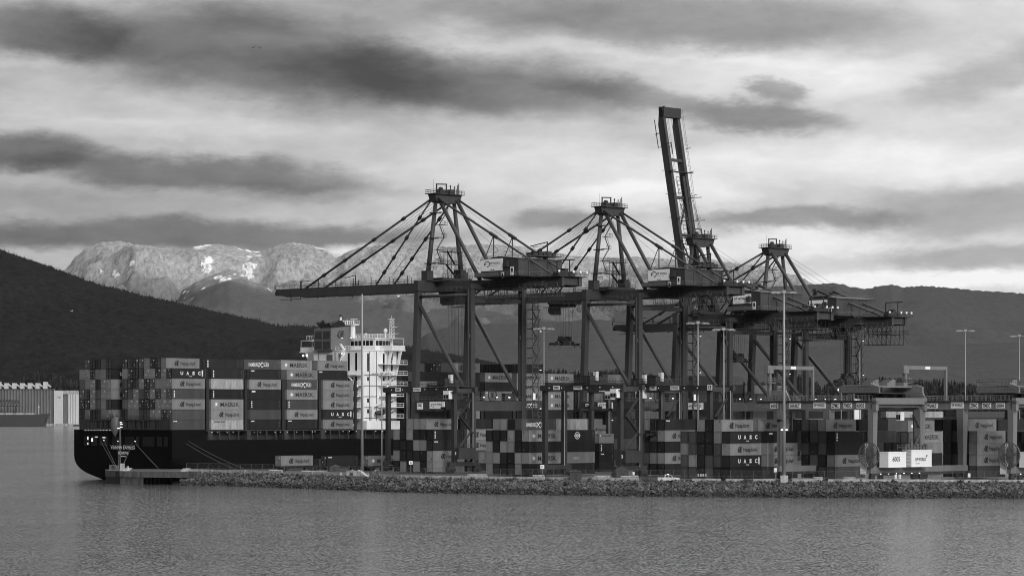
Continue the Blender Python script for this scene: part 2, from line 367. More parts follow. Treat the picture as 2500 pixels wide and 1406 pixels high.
yard(1781.6, 695, [('..LDL.', 'HL'), ('MMDDLD', 'UA'), ('LMDDML', 'HL'), ('MLDMMD', 'UA2'), ('MMDMDD', '')], 'block left of tall pole',
     bays=[(14.2, [('L','HL',1),('D','T3',0),('L','HL',0),('L','HL',0),('M','',0)])])
yard(2038, 705, [('DMML.', 'HL'), ('.DMMD', 'T1'), ('.MDMD', ''), ('.DMDL', 'HL'), ('.MDMM', '')], 'block right of tall pole',
     bays=[(13.2, [('D','',1),('M','',0)])])
yard(2236, 770, [('...L.', 'MK'), ('DDMML', 'MK'), ('MDDML', ''), ('DMDMD', ''), ('DDMMD', '')], 'lower block behind white cabins', base=2.9)
yard(2386, 715, [('DMDL.', 'HL'), ('.MMDL', 'HL'), ('.MDML', 'HL'), ('.MMDL', 'HL'), ('.MDMM', '')], 'block near right edge',
     bays=[(13.0, [('D','',1),('M','',0)])])
yard(2580, 705, [('DMMDL', ''), ('MDMDL', 'HL'), ('DMDMD', ''), ('MMDDM', '')], 'block cut by right edge')
tag(MASS.build('container_sliver', ['paint_dark','paint_mid','paint_light','paint_pale','door_metal']), 'half hidden containers seen in slivers among the stacks', 'containers', None, 'stuff')
print('containers', NCON)
# ------------------------------------------------------------ the ship
ship = empty('container_ship', Q(0,0)+(0,), ANG, 'long black-hulled container ship moored beyond the yard, stern to the left', 'ship')
def hull_section(a):
    B = 45.4; t = min(1, max(0, a)/45); f = max(0, (a-255)/80.0)
    half = B/2*(1-f**2.2*.97); zb = .25-(9.0)*min(1, a/30) ; zs = 7.2-8*t; e = 2.3+2.5*t; pts = []
    n = 20
    top = 14.7 if a < 12.5 else (11.8 if a < 285 else 14.0)
    pts.append((-half, top)); pts.append((-half, max(zs, zb+1)+2))
    for i in range(n+1):
        th = math.pi*i/n; cx = -math.cos(th); sx = math.sin(th)
        xx = math.copysign(abs(cx)**(2/e), cx)*half; zz = max(zs, zb+1)-(max(zs, zb+1)-zb)*abs(sx)**(2/e)
        pts.append((xx, zz))
    pts.append((half, max(zs, zb+1)+2)); pts.append((half, top))
    return [(a, B/2+y, z) for y, z in pts]
h = MB(); secs = [hull_section(a) for a in (0,4,8,12.4,12.6,20,30,45,90,150,200,255,275,284.9,285.1,300,315,328,335)]
k = len(secs[0])
for sct in secs: h.v += sct
for i in range(len(secs)-1):
    for j in range(k-1):
        a = i*k+j; h.f.append((a, a+1, a+k+1, a+k)); h.m.append(0)
    h.f.append((i*k, (i+1)*k, (i+1)*k+k-1, i*k+k-1)); h.m.append(0)
h.f.append(tuple(range(k))); h.m.append(0); h.f.append(tuple(range((len(secs)-1)*k+k-1, (len(secs)-1)*k-1, -1))); h.m.append(0)
h.build('hull', 'hull_black', ship)
# side passage between hull edge and container deck, hatch coaming, posts
b = MB(); b.box(12.6, 285, 3.2, 39.6, 11.8, 14.55); b.box(12.6, 95, .1, 3.2, 14.35, 14.6)
b.box(95, 285, .1, 3.2, 14.35, 14.6)
for i in range(int((285-14)/3.6)): b.box(14+i*3.6, 14.35+i*3.6, .15, .5, 11.8, 14.35)
for i in range(19): b.box(13.6+i*14.5, 15.2+i*14.5, .2, 3.2, 11.8, 14.35)
b.build('coaming', 'ship_grey', ship)
b = MB(); b.rail([(13,.15,11.8),(285,.15,11.8)], 1.1, 2.4, .04); b.build('deck_railing', 'ship_grey', ship)
# stern gallery: posts and beams over the transom
b = MB(); b.box(-.35, .0, .6, 42.2, 17.3, 17.8); b.box(-.35, 0, .6, 42.2, 14.7, 15.2)
b.box(-.4, .4, .2, 5.5, 14.7, 17.5); b.box(-.4, .4, 38, 42, 14.9, 17.5)
for i in range(15): b.box(-.4, -.05, 6+i*2.2, 6.35+i*2.2, 15.2, 17.3)
b.rail([(-.4,.5,17.8),(-.4,42,17.8)], 1.0, 2.2, .05)
b.build('stern_gallery', 'ship_grey', ship)
b = MB()                                            # shade of the mooring deck openings, as black panels on the transom
for y0, y1 in ((2,3.4),(4.5,6.5),(8,13),(15,16),(17.5,21),(23,27),(29.5,33),(34.5,37),(38.5,40.5)): MB().box(-.06, .02, y0, y1, 10.2, 12.6).build('mooring_opening', 'plain_black', ship)
b = MB()
for y0, y1 in ((2,3.4),(4.5,6.5),(8,13),(15,16),(17.5,21),(23,27),(29.5,33),(34.5,37),(38.5,40.5)):
    MB().box(-.1,-.04,y0-.12,y1+.12,12.6,12.75).box(-.1,-.04,y0-.12,y1+.12,10.05,10.2).box(-.1,-.04,y0-.12,y0,10.2,12.6).box(-.1,-.04,y1,y1+.12,10.2,12.6).build('opening_frame', 'ship_dark', ship)
for i in range(9):
    MB().box(-.5,-.42, 41.2-4.6-i*1.45+2.6, 41.6-4.6-i*1.45+2.6, 14.5,14.64).build('deck_lamp', 'lamp_soft', ship)
for y, z, w, hh in ((38.6,12.2,.3,.9),(38.6,10.6,.25,.5),(36.6,11.7,.5,1),(34.6,12.6,1.2,.15),(31,12.4,1.3,.2),(31,11.6,.4,.25),(24.5,11.4,.5,.2),(16.5,11.4,.45,.25)):
    MB().box(-.2,-.1,y-w/2,y+w/2,z-hh/2,z+hh/2).build('deck_lamp', 'lamp_soft', ship)
for i in range(26):
    a = 14+i*2.75+random.uniform(-1,1); 
    if random.random() < .6: MB().box(a,a+.2,-.05,.05,13.95,14.07).build('deck_lamp', 'lamp_soft', ship)
text('VIENNA EXPRESS', 11.2, 1.15, 'end', 'white_label', ship, (-.06, 28.0, 9.1), .015)
text('MONROVIA', 4.6, .85, 'end', 'white_label', ship, (-.06, 24.3, 7.6), .02)
shape('imo', rects([(0,.28,0,1),(.33,.42,0,1),(.46,.6,0,1),(.64,.74,0,1),(.78,1,0,1)]), 2.2, .3, 'end', 'white_label', ship, (-.06, 23.2, 6.9), 'small_print')
# lashing bridges in the gaps between bays
for a in [12.9+14.5*i for i in range(5)]+[96.4+14.5*i for i in range(6)]:
    b = MB(); top = DECK+5*TIERH
    if a > 95: top = DECK+4*TIERH
    for y in (.2, 2.4, 5, 7.6): b.box(a-.1, a+.9, y, y+.35, 14.4, top)
    for k in range(5): 
        z = DECK+k*TIERH
        if z < top: b.box(a-.1, a+.9, .1, 9, z, z+.2)
    b.box(a+.95, a+1.05, 2.6, 42, 11.8, DECK+4*TIERH)
    b.build('lashing_bridge', 'ship_dark', ship)
# ---- deckhouse
_before = set(o.name for o in COL.objects)
W0 = 'ship_white'
b = MB(); b.box(77.5, 84, 4, 26, 14.6, 34.25); b.box(84, 92, 4, 36, 14.6, 34.3); b.box(77.5,92,2.0,40.8,14.5,17.2); b.build('deckhouse', W0, ship)
b = MB()
for k, z in enumerate((18.2, 21.5, 24.8, 28.1, 31.3)):
    b.box(84, 93.6, .6, 4, z-.22, z); b.box(74.2, 77.5, 3, 12, z-.22, z)
b.box(74.5, 93, 1.4, 41.4, 14.3, 14.6); b.build('side_gallery', W0, ship)
b = MB(); b2 = MB()
for k, z in enumerate((18.2, 21.5, 24.8, 28.1, 31.3)):
    b.rail([(84,.7,z),(93.5,.7,z),(93.5,4,z)], 1.1, 1.6, .06); b2.rail([(74.3,3.1,z),(74.3,12,z)], 1.1, 1.6, .06); b2.rail([(77.4,3.1,z),(74.3,3.1,z)], 1.1, 1.6, .06)
    b2.beam((75.0,4,z-3.2),(75.0,8,z-.1),.7,.12)
    if k: b.beam((85,2.2,z-3.3),(90,2.2,z-.1), .9, .15)
b.build('gallery_railing', W0, ship); b2.build('gallery_railing', W0, ship)
b = MB()                                            # bridge deck and wings
b.box(86.5, 92.6, .6, 42.6, 34.3, 34.65); b.box(77.3, 86.5, 3.8, 26.2, 34.3, 34.6)
for y0, y1 in ((.6, 5.5), (36.5, 42.6)):
    for x in (87, 92.4): b.box(x-.12, x, y0, y1, 34.65, 36.0)
    ye = y0 if y0 < 9 else y1-.12
    b.box(87, 92.4, ye, ye+.12, 34.65, 36.0); b.box(85.2, 92.2, y0, y1-.0, 37.9, 38.05) if False else None
    for x in (87.3, 92): b.tube((x, ye+.3, 36), (x, ye+.3, 38.1), .06, 5)
b.box(87, 92, .8, 3.8, 38.05, 38.2); b.box(87, 92, 39, 42.5, 38.05, 38.2)
b.prism([(4,30.0),(4,29.0),(1.0,34.3),(2.2,34.3)], 'x', 87.2, 87.6); b.prism([(4,30.0),(4,29.0),(1.0,34.3),(2.2,34.3)], 'x', 91.2, 91.6)
b.prism([(36,30.6),(36,33.2),(38.0,34.3),(41,34.3)], 'x', 87.2, 87.6)
b.rail([(77.6,4.1,34.6),(77.6,16,34.6)], 1.1, 1.5, .06); b.rail([(77.6,4.1,34.6),(84,4.1,34.6)],1.1,1.5,.06)
b.build('bridge_wing', W0, ship)
wh = MB(); wh.box(84.8, 92.3, 6, 34, 34.65, 38.1); wh.box(84.4, 92.6, 5.6, 34.4, 38.1, 38.4)
wh = wh.build('wheelhouse', W0, ship)
for i in range(7): MB().box(84.72, 84.8, 7.0+i*1.7, 8.35+i*1.7, 36.0, 37.5).build('window', 'glass_dark', wh)
for i in range(5): MB().box(85.1+i*1.4, 86.3+i*1.4, 5.94, 6.0, 36.0, 37.5).build('window', 'glass_dark', wh)
dk = bpy.data.objects
for z in (19.6, 22.9, 26.2, 29.5, 32.4):
    for a in (79.6, 86.2, 89.6):
        if random.random() < .85: MB().box(a, a+.7, 3.93, 4.0, z-.1, z+1.1).build('window', 'glass_dark', ship)
    for c in (6.2, 9.5):
        if random.random() < .8: MB().box(77.43, 77.5, c, c+.8, z, z+1.2).build('window', 'glass_dark', ship)
for a, c, z in ((77.3,13,31.6),(77.3,8,28.2),(77.3,6,25)): 
    MB().box(a, a+.2, c, c+1.3, z, z+2.1).build('door', 'ship_grey', ship)
for a, c, z in ((77.2,18,30.2),(77.2,22.5,31.0),(77.2,14.5,31.5)): MB().box(a,a+.3,c,c+.9,z,z+.8).build('wall_fitting', 'ship_grey', ship)
b = MB()
for a, c in ((80.5,3.9),(83.5,3.9),(88.6,3.9)): b.tube((a,c,15),(a,c,34),.1,5)
b.tube((77.4,16,15),(77.4,16,34),.12,5); b.tube((77.4,23.5,25),(77.4,23.5,34),.1,5); b.build('wall_pipe', 'silo_grey', ship)
MB().box(77.3,77.45,17.2,19.8,30.9,33.2).build('wall_grille', 'silo_grey', ship)
for k in range(5): MB().box(77.5,84,3.88,3.98,17.9+k*3.3,18.1+k*3.3).build('deck_seam', 'silo_grey', ship)
b = MB(); b.rail([(84.5,5.8,38.4),(92.5,5.8,38.4),(92.5,37,38.4)],1.1,1.2,.06); b.rail([(84.5,5.8,38.4),(84.5,37,38.4)],1.1,1.2,.06); b.build('roof_railing', W0, ship)
b = MB()                                            # aft stair between decks
for z, a0 in ((34.4, 78), (31, 78)): b.beam((77.0, 11.5, z), (77.0, 15.5, z-3.2), .7, .12); b.rail([(76.6,11.5,z),(76.6,15.5,z-3.2)],1,1,.04)
b.beam((80.2,14.5,34.6),(80.2,19.0,39.0),.5,.12); b.beam((79.6,14.5,34.6),(79.6,19,39),.12,.12)
b.build('stair', W0, ship)
# radar mast and lattice mast (heights before the bridge lift)
ms = MB(); ms.tube((84.5,15.7,38.4),(84.5,15.7,42.5),.85,8,0,.72); ms.box(83.4,85.8,14.2,21.5,42.4,42.7); ms.rail([(83.4,14.2,42.7),(83.4,21.5,42.7)],1.1,.9,.06); ms.rail([(85.8,14.2,42.7),(85.8,21.5,42.7)],1.1,.9,.06)
ms.prism([(15.7,38.4),(18.2,38.4),(16.4,40.0)], 'x', 84.2,84.8); ms.tube((84.5,21.2,42.6),(84.5,21.2,45.0),.3,8); ms.tube((84.5,18,42.6),(84.5,18,44.3),.06,4); ms.prism([(15.7,41.0),(20.6,42.4),(15.7,42.4)],'x',84.2,84.8)
ms = ms.build('radar_mast', W0, ship)
MB().ball((84.5,21.2,45.5),.55,n=10).build('antenna_dome', 'ship_grey', ms)
MB().box(84.3,84.7,13.8,16.6,44.2,44.42).tube((84.5,15.2,42.7),(84.5,15.2,44.2),.1,5).build('radar_bar', W0, ms)
lm = MB()
for dx, dy in ((0,0),(1.1,0),(1.1,1.1),(0,1.1)): lm.tube((89+dx,3+dy,37.8),(89.2+dx*.7,3.1+dy*.7,44.3),.09,5)
for i in range(6):
    z = 38.0+i*1.05; lm.tube((89,3,z),(90.1,3,z+1.05),.06,4); lm.tube((89,4.1,z),(90.1,4.1,z+1.05),.06,4); lm.tube((89,3,z+1.05),(89,4.1,z),.06,4); lm.tube((89,3,z),(89,4.1,z),.06,4)
lm.tube((89.5,.4,39.6),(89.5,3.2,39.6),.08,4); lm.tube((89.5,1,41.6),(89.5,3.2,41.6),.08,4); lm.tube((89.5,2,44.2),(89.5,5.2,44.2),.08,4); lm.tube((89.5,3.5,44.2),(89.5,3.5,45.2),.07,4)
lm.tube((89.5,3.6,34.6),(89.5,3.6,38),.5,8)
lm.build('lattice_mast', W0, ship)
sd = MB(); sd.tube((90,6.8,38.4),(90,6.8,39.9),.25,6); sd.ball((90,6.8,40.6),.6,.6,.75); sd.tube((86,11.4,38.4),(86,11.4,39.4),.06,4); sd.ball((86,11.4,39.6),.4,.4,.3); sd.build('satellite_dome', W0, ship)
# funnel
fn = MB(); fn.prism([(76.0,34.6),(84.0,34.6),(84.0,42.1),(76.0,41.3)], 'y', 16.4, 24.2)
fn = fn.build('funnel', 'funnel_paint', ship)
for k in range(2):
    for j in range(2):
        lv = MB(); y0 = 16.9+j*3.75; z0 = 34.95+k*3.1
        lv.box(75.95, 76.02, y0, y0+3.0, z0, z0+2.4, 0)
        for i in range(4): lv.box(75.78, 75.98, y0+.1, y0+2.9, z0+.02+i*.62, z0+.24+i*.62, 1)
        lv.build('louvre', ['plain_black', 'funnel_paint'], fn)
shape('mark', ORANGE_MARK, 3.3, 2.4, 'side', 'grey_ink', fn, (78.4, 16.37, 38.2))
for i, (y, z, r) in enumerate(((23.6,43.2,.5),(22.3,43.2,.5),(21.2,43.8,.5),(19.4,42.8,.45),(18.5,43.0,.48))):
    MB().tube((77.6,y-1.6,41.2),(77.0,y,z),r,10).build('exhaust_pipe', 'plain_black', fn)
hd = MB(); hd.prism([(76.6,41.4),(82.4,41.9),(81.6,43.2),(80.6,43.8),(79.2,43.7),(77.8,43.0)], 'y', 16.6, 19.0); hd.build('funnel_hood', 'plain_black', fn)
for a, c, z in ((87.1,41.6,33.4),(87.1,39.8,33.4),(77.2,12.4,33.4)):
    MB().ball((a,c,z),.35,n=8,k=4).build('flood_lamp', 'lamp_glow', ship)
for a,c,z in ((77.2,10,30.9),(77.2,6,27.7),(84,3.8,24.4),(88,3.8,27.7),(91,3.8,24.4),(80.3,16,38.2),(80.3,12,38.2),(84.2,30,38)):
    MB().box(a-.15,a+.15,c-.3,c+.3,z,z+.18).build('deck_lamp', 'lamp_soft', ship)
for o in list(COL.objects):                         # the bridge sits one and a half decks higher
    if o.name in _before: continue
    if o.location.z > 33: o.location.z += 4.3
    elif o.location.z == 0 and o.type == 'MESH':
        for v in o.data.vertices:
            if v.co.z > 32.9: v.co.z += 4.3
b = MB(); b.box(84, 93.6, .6, 4, 34.6-.22, 34.6); b.rail([(84,.7,34.6),(93.5,.7,34.6),(93.5,4,34.6)], 1.1, 1.6, .06); b.build('side_gallery', W0, ship)
for a in (79.6, 86.2, 89.6): MB().box(a, a+.7, 3.93, 4.0, 35.6, 36.8).build('window', 'glass_dark', ship)
# rescue boat and its crane on the side gallery
b = MB(); b.ball((83.5,2.4,19.6),2.2,1.0,.8,10,6); b.build('rescue_boat', 'ship_grey', ship, smooth=True)
b = MB(); b.beam((80,2,21.4),(85,2,23.3),.4,.4); b.tube((80,2,18.2),(80,2,21.5),.35,8); b.build('boat_davit', W0, ship)
# free-fall lifeboat hung at the stern gap
b = MB(); c0 = Vector((-1.2, 24.8, 15.9))
for i in range(9):
    t = i/8; zz = 18.4-t*5.6; rr = .35+1.25*math.sin(math.pi*min(1,.12+t*.95))**.7 if t < .95 else .2
    b.v += [(c0.x+math.cos(q*math.pi/5)*rr*.75, 24.2+t*1.2-1.0*t*t+math.sin(q*math.pi/5)*rr, zz) for q in range(10)]
for i in range(8):
    for q in range(10): b.f.append((i*10+q,(i+1)*10+q,(i+1)*10+(q+1)%10,i*10+(q+1)%10)); b.m.append(0)
b.prism([(23.3,18.2),(24.2,18.0),(23.2,20.4)], 'x', -1.3,-1.1); b.prism([(24.6,18.0),(25.6,18.1),(26.2,20.2)], 'x', -1.3,-1.1)
b.build('lifeboat', 'silo_grey', ship, smooth=True)
# ------------------------------------------------------------ quay cranes
GR = 'ship-to-shore cranes along the quay'
def dpw(parent, x, y0, z0, w, h, style):
    bd = MB().box(x-.12, x, y0-w, y0, z0, z0+h).build('sign_board', 'sign_white', parent)
    xx = x-.14
    if style == 'A':
        shape('swoosh', SWOOSH, h*.72, h*.55, 'end', 'black_ink', bd, (xx, y0-w*.12, z0+h*.30)); text('DP WORLD', w*.47, h*.17, 'end', 'black_ink', bd, (xx, y0-w*.42, z0+h*.55), .03)
        text('VANCOUVER', w*.34, h*.07, 'end', 'grey_ink', bd, (xx, y0-w*.42, z0+h*.40), .0)
        for f in (.44, .54): MB().box(xx-.02, xx, y0-w*f-.45, y0-w*f, z0+.15, z0+.5).build('vent', 'black_ink', bd)
    else:
        text('DP WORLD', w*.74, h*.24, 'end', 'black_ink', bd, (xx, y0-w*.05, z0+h*.40), .03)
        shape('loop', ring(.3,.5,0,300)+ring(.1,.25,90,360), w*.11, h*.22, 'end', 'black_ink', bd, (xx, y0-w*.83, z0+h*.62)); text('VANCOUVER', w*.36, h*.08, 'end', 'grey_ink', bd, (xx, y0-w*.06, z0+h*.16), .0)
    return bd
def crane(a0, label, W=22.0, G=25.0, zg=58.4, zap=87.0, out=97.3, style='A', raised=False, trol=10.0, spz=None, gd=2.7):
    D = -GZ
    r = empty('quay_crane', Q(a0, -28.5)+(GZ,), ANG, label, 'crane', GR)
    xc = W/2; z0, z1 = zg-gd/2, zg+gd/2
    CB = 'crane_blue'
    def B(b, n, m=CB, **k): return b.build(n, m, r, dz=D, **k)
    # legs
    for x in (0, W):
        B(MB().beam((x,0,5.2),(x,0,z0-.3),1.7,1.7), 'leg'); B(MB().beam((x,G,5.2),(x,G-2.2,z0-.1),1.8,1.7), 'leg')
        B(MB().tube((x,1,z0-2.0),(x,G-2.5,z0-2.0),.48,10), 'tie_tube', smooth=True)
        B(MB().tube((x,.6,23.6),(x,G-2.2,z0-3.6),.62,10), 'diagonal_brace', smooth=True)
        B(MB().box(x-.75,x+.75,.85,G-.9,20.2,23.2), 'portal_beam')
        b = MB()                                    # ladder and small boxes up the sea leg
        b.tube((x-.9,.4,24),(x-.9,.4,z0),.1,5); b.box(x-1.15,x-.85,-.3,.3,42,43.2); b.box(x-1.15,x-.85,-.3,.3,21,22.4)
        B(b, 'cable_duct', 'crane_steel')
    for y in (0, G):
        B(MB().box(.85,W-.85,y-.7,y+.7,20.2,23.2), 'portal_beam')
        B(MB().box(-4,W+4,y-.8,y+.8,5.1,6.6), 'sill_beam', 'crane_dark')
        b = MB()
        for x in (-2.5, W+2.5):
            b.box(x-3.4,x+3.4,y-.55,y+.55,3.95,4.9)
            for i in range(8): b.tube((x-3+i*.86,y-.3,3.85),(x-3+i*.86,y+.3,3.85),.4,10)
        B(b, 'bogie', 'crane_dark')
    B(MB().box(.9,W-.9,-.6,.6,z0-4.2,z0-2.9), 'cross_beam'); B(MB().box(-1.2,W+1.2,G-3.3,G-1.3,z0-.2,z1+.3), 'cross_beam'); B(MB().box(-1.0,W+1.0,-1.0,1.0,z0-.2,z0+1.3), 'cross_beam')
    # fixed girders and back platform
    b = MB()
    for sx in (-1, 1): b.box(xc+sx*3.75-.65, xc+sx*3.75+.65, -31, G-3.35, z0, z1)
    for i in range(8): b.box(xc-3.1, xc+3.1, -30.5+i*7.4, -29.9+i*7.4, z0+.3, z1-.3)
    B(b, 'main_girder')
    # boom
    hy, L = G-1.2, out-G
    def bp(x, s, t):     # along s, across t (up when lowered)
        if raised:
            an = R(79.6); return (x, hy+s*math.cos(an)-t*math.sin(an), zg+s*math.sin(an)+t*math.cos(an)) 
        return (x, hy+s, zg+t)
    b = MB()
    for sx in (-1, 1):
        x = xc+sx*3.75
        pts = [(x-.65,0,-gd/2),(x-.65,L-5,-gd/2),(x-.65,L,-.1),(x-.65,L,gd/2),(x-.65,0,gd/2)]
        n = len(b.v); b.v += [bp(*p) for p in pts]+[bp(p[0]+1.3,p[1],p[2]) for p in pts]
        b.f += [(n,n+1,n+2,n+3,n+4),(n+9,n+8,n+7,n+6,n+5)]+[(n+i,n+5+i,n+5+(i+1)%5,n+(i+1)%5) for i in range(5)]; b.m += [0]*7
    for f in (.04,.22,.40,.58,.76,.97): b.beam(bp(xc-3.2,L*f,.4),bp(xc+3.2,L*f,.4),1.0,1.0)
    if raised:
        b.beam(bp(xc-3.2,L*.05,0),bp(xc+3.2,L*.22,0),.35); b.beam(bp(xc+3.2,L*.22,0),bp(xc-3.2,L*.40,0),.35); b.beam(bp(xc-3.2,L*.4,0),bp(xc+3.2,L*.58,0),.35)
    bm = B(b, 'boom')
    b = MB()
    e = 4.7
    def railb(x, s0, s1, t, outx):
        k = int(abs(s1-s0)/2.4)
        for i in range(k+1):
            s = s0+(s1-s0)*i/k; b.tube(bp(x,s,t),bp(x,s,t+1.15),.05,4)
        b.tube(bp(x,s0,t+1.15),bp(x,s1,t+1.15),.06,4); b.tube(bp(x,s0,t+.6),bp(x,s1,t+.6),.05,4)
    railb(xc-4.9, 0, L, gd/2, -1); railb(xc+4.9, 0, L, gd/2, 1)
    for s in [2+8.2*i for i in range(int(L/8.2))]:
        for dx in (-4.9, 4.9): b.beam(bp(xc+dx,s,gd/2),bp(xc+dx,s,gd/2+2.4),.16)
        b.beam(bp(xc-4.4,s+1,-gd/2-.1),bp(xc-4.4,s+1,-gd/2-.9),.14)
    b.beam(bp(xc-4.7,L*.47,gd/2),bp(xc-4.7,L*.47,gd/2+3.4),.25); b.beam(bp(xc-4.7,L*.47,gd/2+3.3),bp(xc-4.7,L*.47+5,gd/2+2.6),.2)
    b.beam(bp(xc-4.7,L*.83,gd/2),bp(xc-4.7,L*.83,gd/2+2.2),.2); b.beam(bp(xc-4.7,L*.83,gd/2+2.1),bp(xc-4.7,L*.80-2,gd/2+2.2),.2)
    b.beam(bp(xc-5,L-3,-gd/2-.8),bp(xc-5,L-13,-gd/2-.8),.2); b.beam(bp(xc-5,L-8,-gd/2-1.4),bp(xc-5,L-8,0),.2)
    b.beam(bp(xc-4,L+.4,0),bp(xc+4,L+.4,0),1.0,1.4); b.beam(bp(xc-4.3,L+.6,1),bp(xc-4.3,L+.6,2.6),.25)
    if raised:
        b.beam(bp(xc-4.4,L-1.0,1.0),bp(xc+4.4,L-1.0,1.0),2.2,3.4); b.beam(bp(xc-5,L*.70,1.6),bp(xc+6.5,L*.70,1.6),1.2,.3)
        for s in (.12,.25,.36,.47,.58): b.beam(bp(xc+2.6,L*s,1),bp(xc+8,L*s,3.0),.25); b.beam(bp(xc-1.6,L*s,.2),bp(xc+.4,L*s,.6),.25)
        for dx in (-2.4,-1.0,.6): 
            b.tube(bp(xc+dx,2,.6),bp(xc+dx,L*.68,.6),.22 if dx < -2 else .08,4)
        for i in range(36): b.tube(bp(xc-1.0,2+i*1.4,.6),bp(xc+.6,2+i*1.4,.6),.07,4)
        b.beam(bp(xc+1.8,L*.38,1.2),bp(xc+1.8,L*.68,1.2),1.2,.8)
    B(b, 'boom_walkway', 'crane_dark')
    # A-frame: front posts, rear struts, head
    px0, px1 = xc-7.6, xc+7.6; ya = G-2.6; zh = zap-3
    for sx in (-1, 1):
        B(MB().tube((xc+sx*7.6,ya,z1+.3),(xc+sx*4.0,ya,zh+.4),.78,10,0,.62), 'mast_post', smooth=True)
        B(MB().tube((xc+sx*3.75,3.4,z1),(xc+sx*3.9,ya-1.5,zh+1),.62,10), 'rear_strut', smooth=True)
        B(MB().box(xc+sx*7.6-1.3,xc+sx*7.6+1.3,ya-1.3,ya+1.3,z1+.3,z1+3.4).rail([(xc+sx*7.6-2,ya-2,z1+3.4),(xc+sx*7.6+2,ya-2,z1+3.4)],1.1,1.3,.05), 'post_foot', 'crane_blue')
    b = MB(); b.prism([(xc-5.9,zap-.25),(xc-5.0,zap-2.4),(xc-3.4,zap-2.9),(xc+3.4,zap-2.9),(xc+5.0,zap-2.4),(xc+5.9,zap-.25)], 'y', ya-1.5, ya+1.5)
    b.box(xc-6.3,xc+6.3,ya-2.4,ya+2.4,zap-.22,zap); hd = B(b, 'mast_head')
    b = MB(); b.rail([(xc-6.2,ya-2.3,zap),(xc+6.2,ya-2.3,zap),(xc+6.2,ya+2.3,zap),(xc-6.2,ya+2.3,zap),(xc-6.2,ya-2.3,zap)],1.1,1.3,.06)
    b.beam((xc-3.6,ya,zap),(xc-3.6,ya,zap+2.9),.3); b.beam((xc+.6,ya,zap),(xc+.6,ya,zap+3.1),.3); b.beam((xc-3.8,ya,zap+2.9),(xc+.8,ya,zap+3.1),.35)
    b.box(xc-3,xc-.6,ya-1,ya+1,zap,zap+1.3); b.box(xc+1.4,xc+3.4,ya-1,ya+1,zap,zap+1.5); b.ball((xc-1.8,ya,zap+1.6),.8,.8,.6,8,4)
    for dx, hh in ((2.4,2.6),(4.2,2.4),(4.9,1.9),(5.5,3.0),(6.0,3.6),(3.6,1.8)): b.tube((xc+dx,ya,zap),(xc+dx,ya,zap+hh),.14,5)
    b.tube((xc-5,ya,zap),(xc-5,ya,zap+4.3),.05,4); b.ball((xc+2.4,ya,zap+2.6),.3,n=6,k=4); b.ball((xc+4.2,ya,zap+2.4),.25,n=6,k=4)
    B(b, 'sheave_gear', 'crane_dark')
    b = MB()                                        # stair flights beside the near post
    zz = z1+6; sgn = 1
    while zz < zap-5:
        t = (zz-z1)/(zh-z1); x = xc-7.6+3.6*t+1.2; zn = zz+3.9; t2 = (zn-z1)/(zh-z1); xn = xc-7.6+3.6*t2+1.2
        b.box(x,x+3.4,ya-1.6,ya-.2,zz-.12,zz); b.rail([(x+1.2,ya-1.6,zz),(x+3.4,ya-1.6,zz),(x+3.4,ya-.2,zz)],1.1,1.1,.05)
        b.beam((x+(3 if sgn>0 else .4),ya-1,zz),(xn+(.4 if sgn>0 else 3),ya-1,zn),.3,.1); b.rail([(x+(3 if sgn>0 else .4),ya-1.4,zz),(xn+(.4 if sgn>0 else 3),ya-1.4,zn)],1,1.4,.04)
        b.box(x-2.2,x+.2,ya-1.5,ya+1.2,zz-.5,zz-.2) if sgn > 0 else None
        zz = zn; sgn = -sgn
    B(b, 'mast_stair', 'crane_blue')
    # service tower between the posts
    b = MB(); T0 = z1+.3
    b.box(xc-6.5,xc+6.5,ya-5.5,ya-1.2,T0,T0+.9)
    for x in (xc-3.2,xc-1.6,xc+1.6,xc+3.0):
        for y in (ya-4.5,ya-2.8): b.tube((x,y,T0),(x,y,T0+9.5),.11,4)
    for z in (T0+5.2, T0+9.0):
        b.box(xc-5.6 if z < T0+6 else xc-4.6,xc+3.6,ya-4.8,ya-2.4,z-.15,z); b.rail([(xc-5.4,ya-4.8,z),(xc+3.6,ya-4.8,z)],1.1,1.0,.05); b.rail([(xc-5.4,ya-2.4,z),(xc+3.6,ya-2.4,z)],1.1,1.0,.05)
    for i in range(7): z = T0+1+i*1.2; b.tube((xc+1.6,ya-4.5,z),(xc+3,ya-4.5,z+1.2),.07,4); b.tube((xc-3.2,ya-4.5,z),(xc-1.6,ya-4.5,z+1.2),.07,4)
    b.beam((xc-4.5,ya-5,T0+5),(xc+.5,ya-5,T0+.6),.8,.12); b.beam((xc-4,ya-5,T0+9),(xc-.8,ya-5,T0+5.2),.7,.1); b.box(xc+1.8,xc+4.2,ya-5,ya-2,T0+.9,T0+3.6)
    b.rail([(xc-6.5,ya-5.5,T0+.9),(xc+6.5,ya-5.5,T0+.9)],1.1,1.3,.05)
    B(b, 'service_tower', 'crane_dark')
    # stays
    ap = lambda sx: (xc+sx*4.4, ya+1.0, zap-1.4)
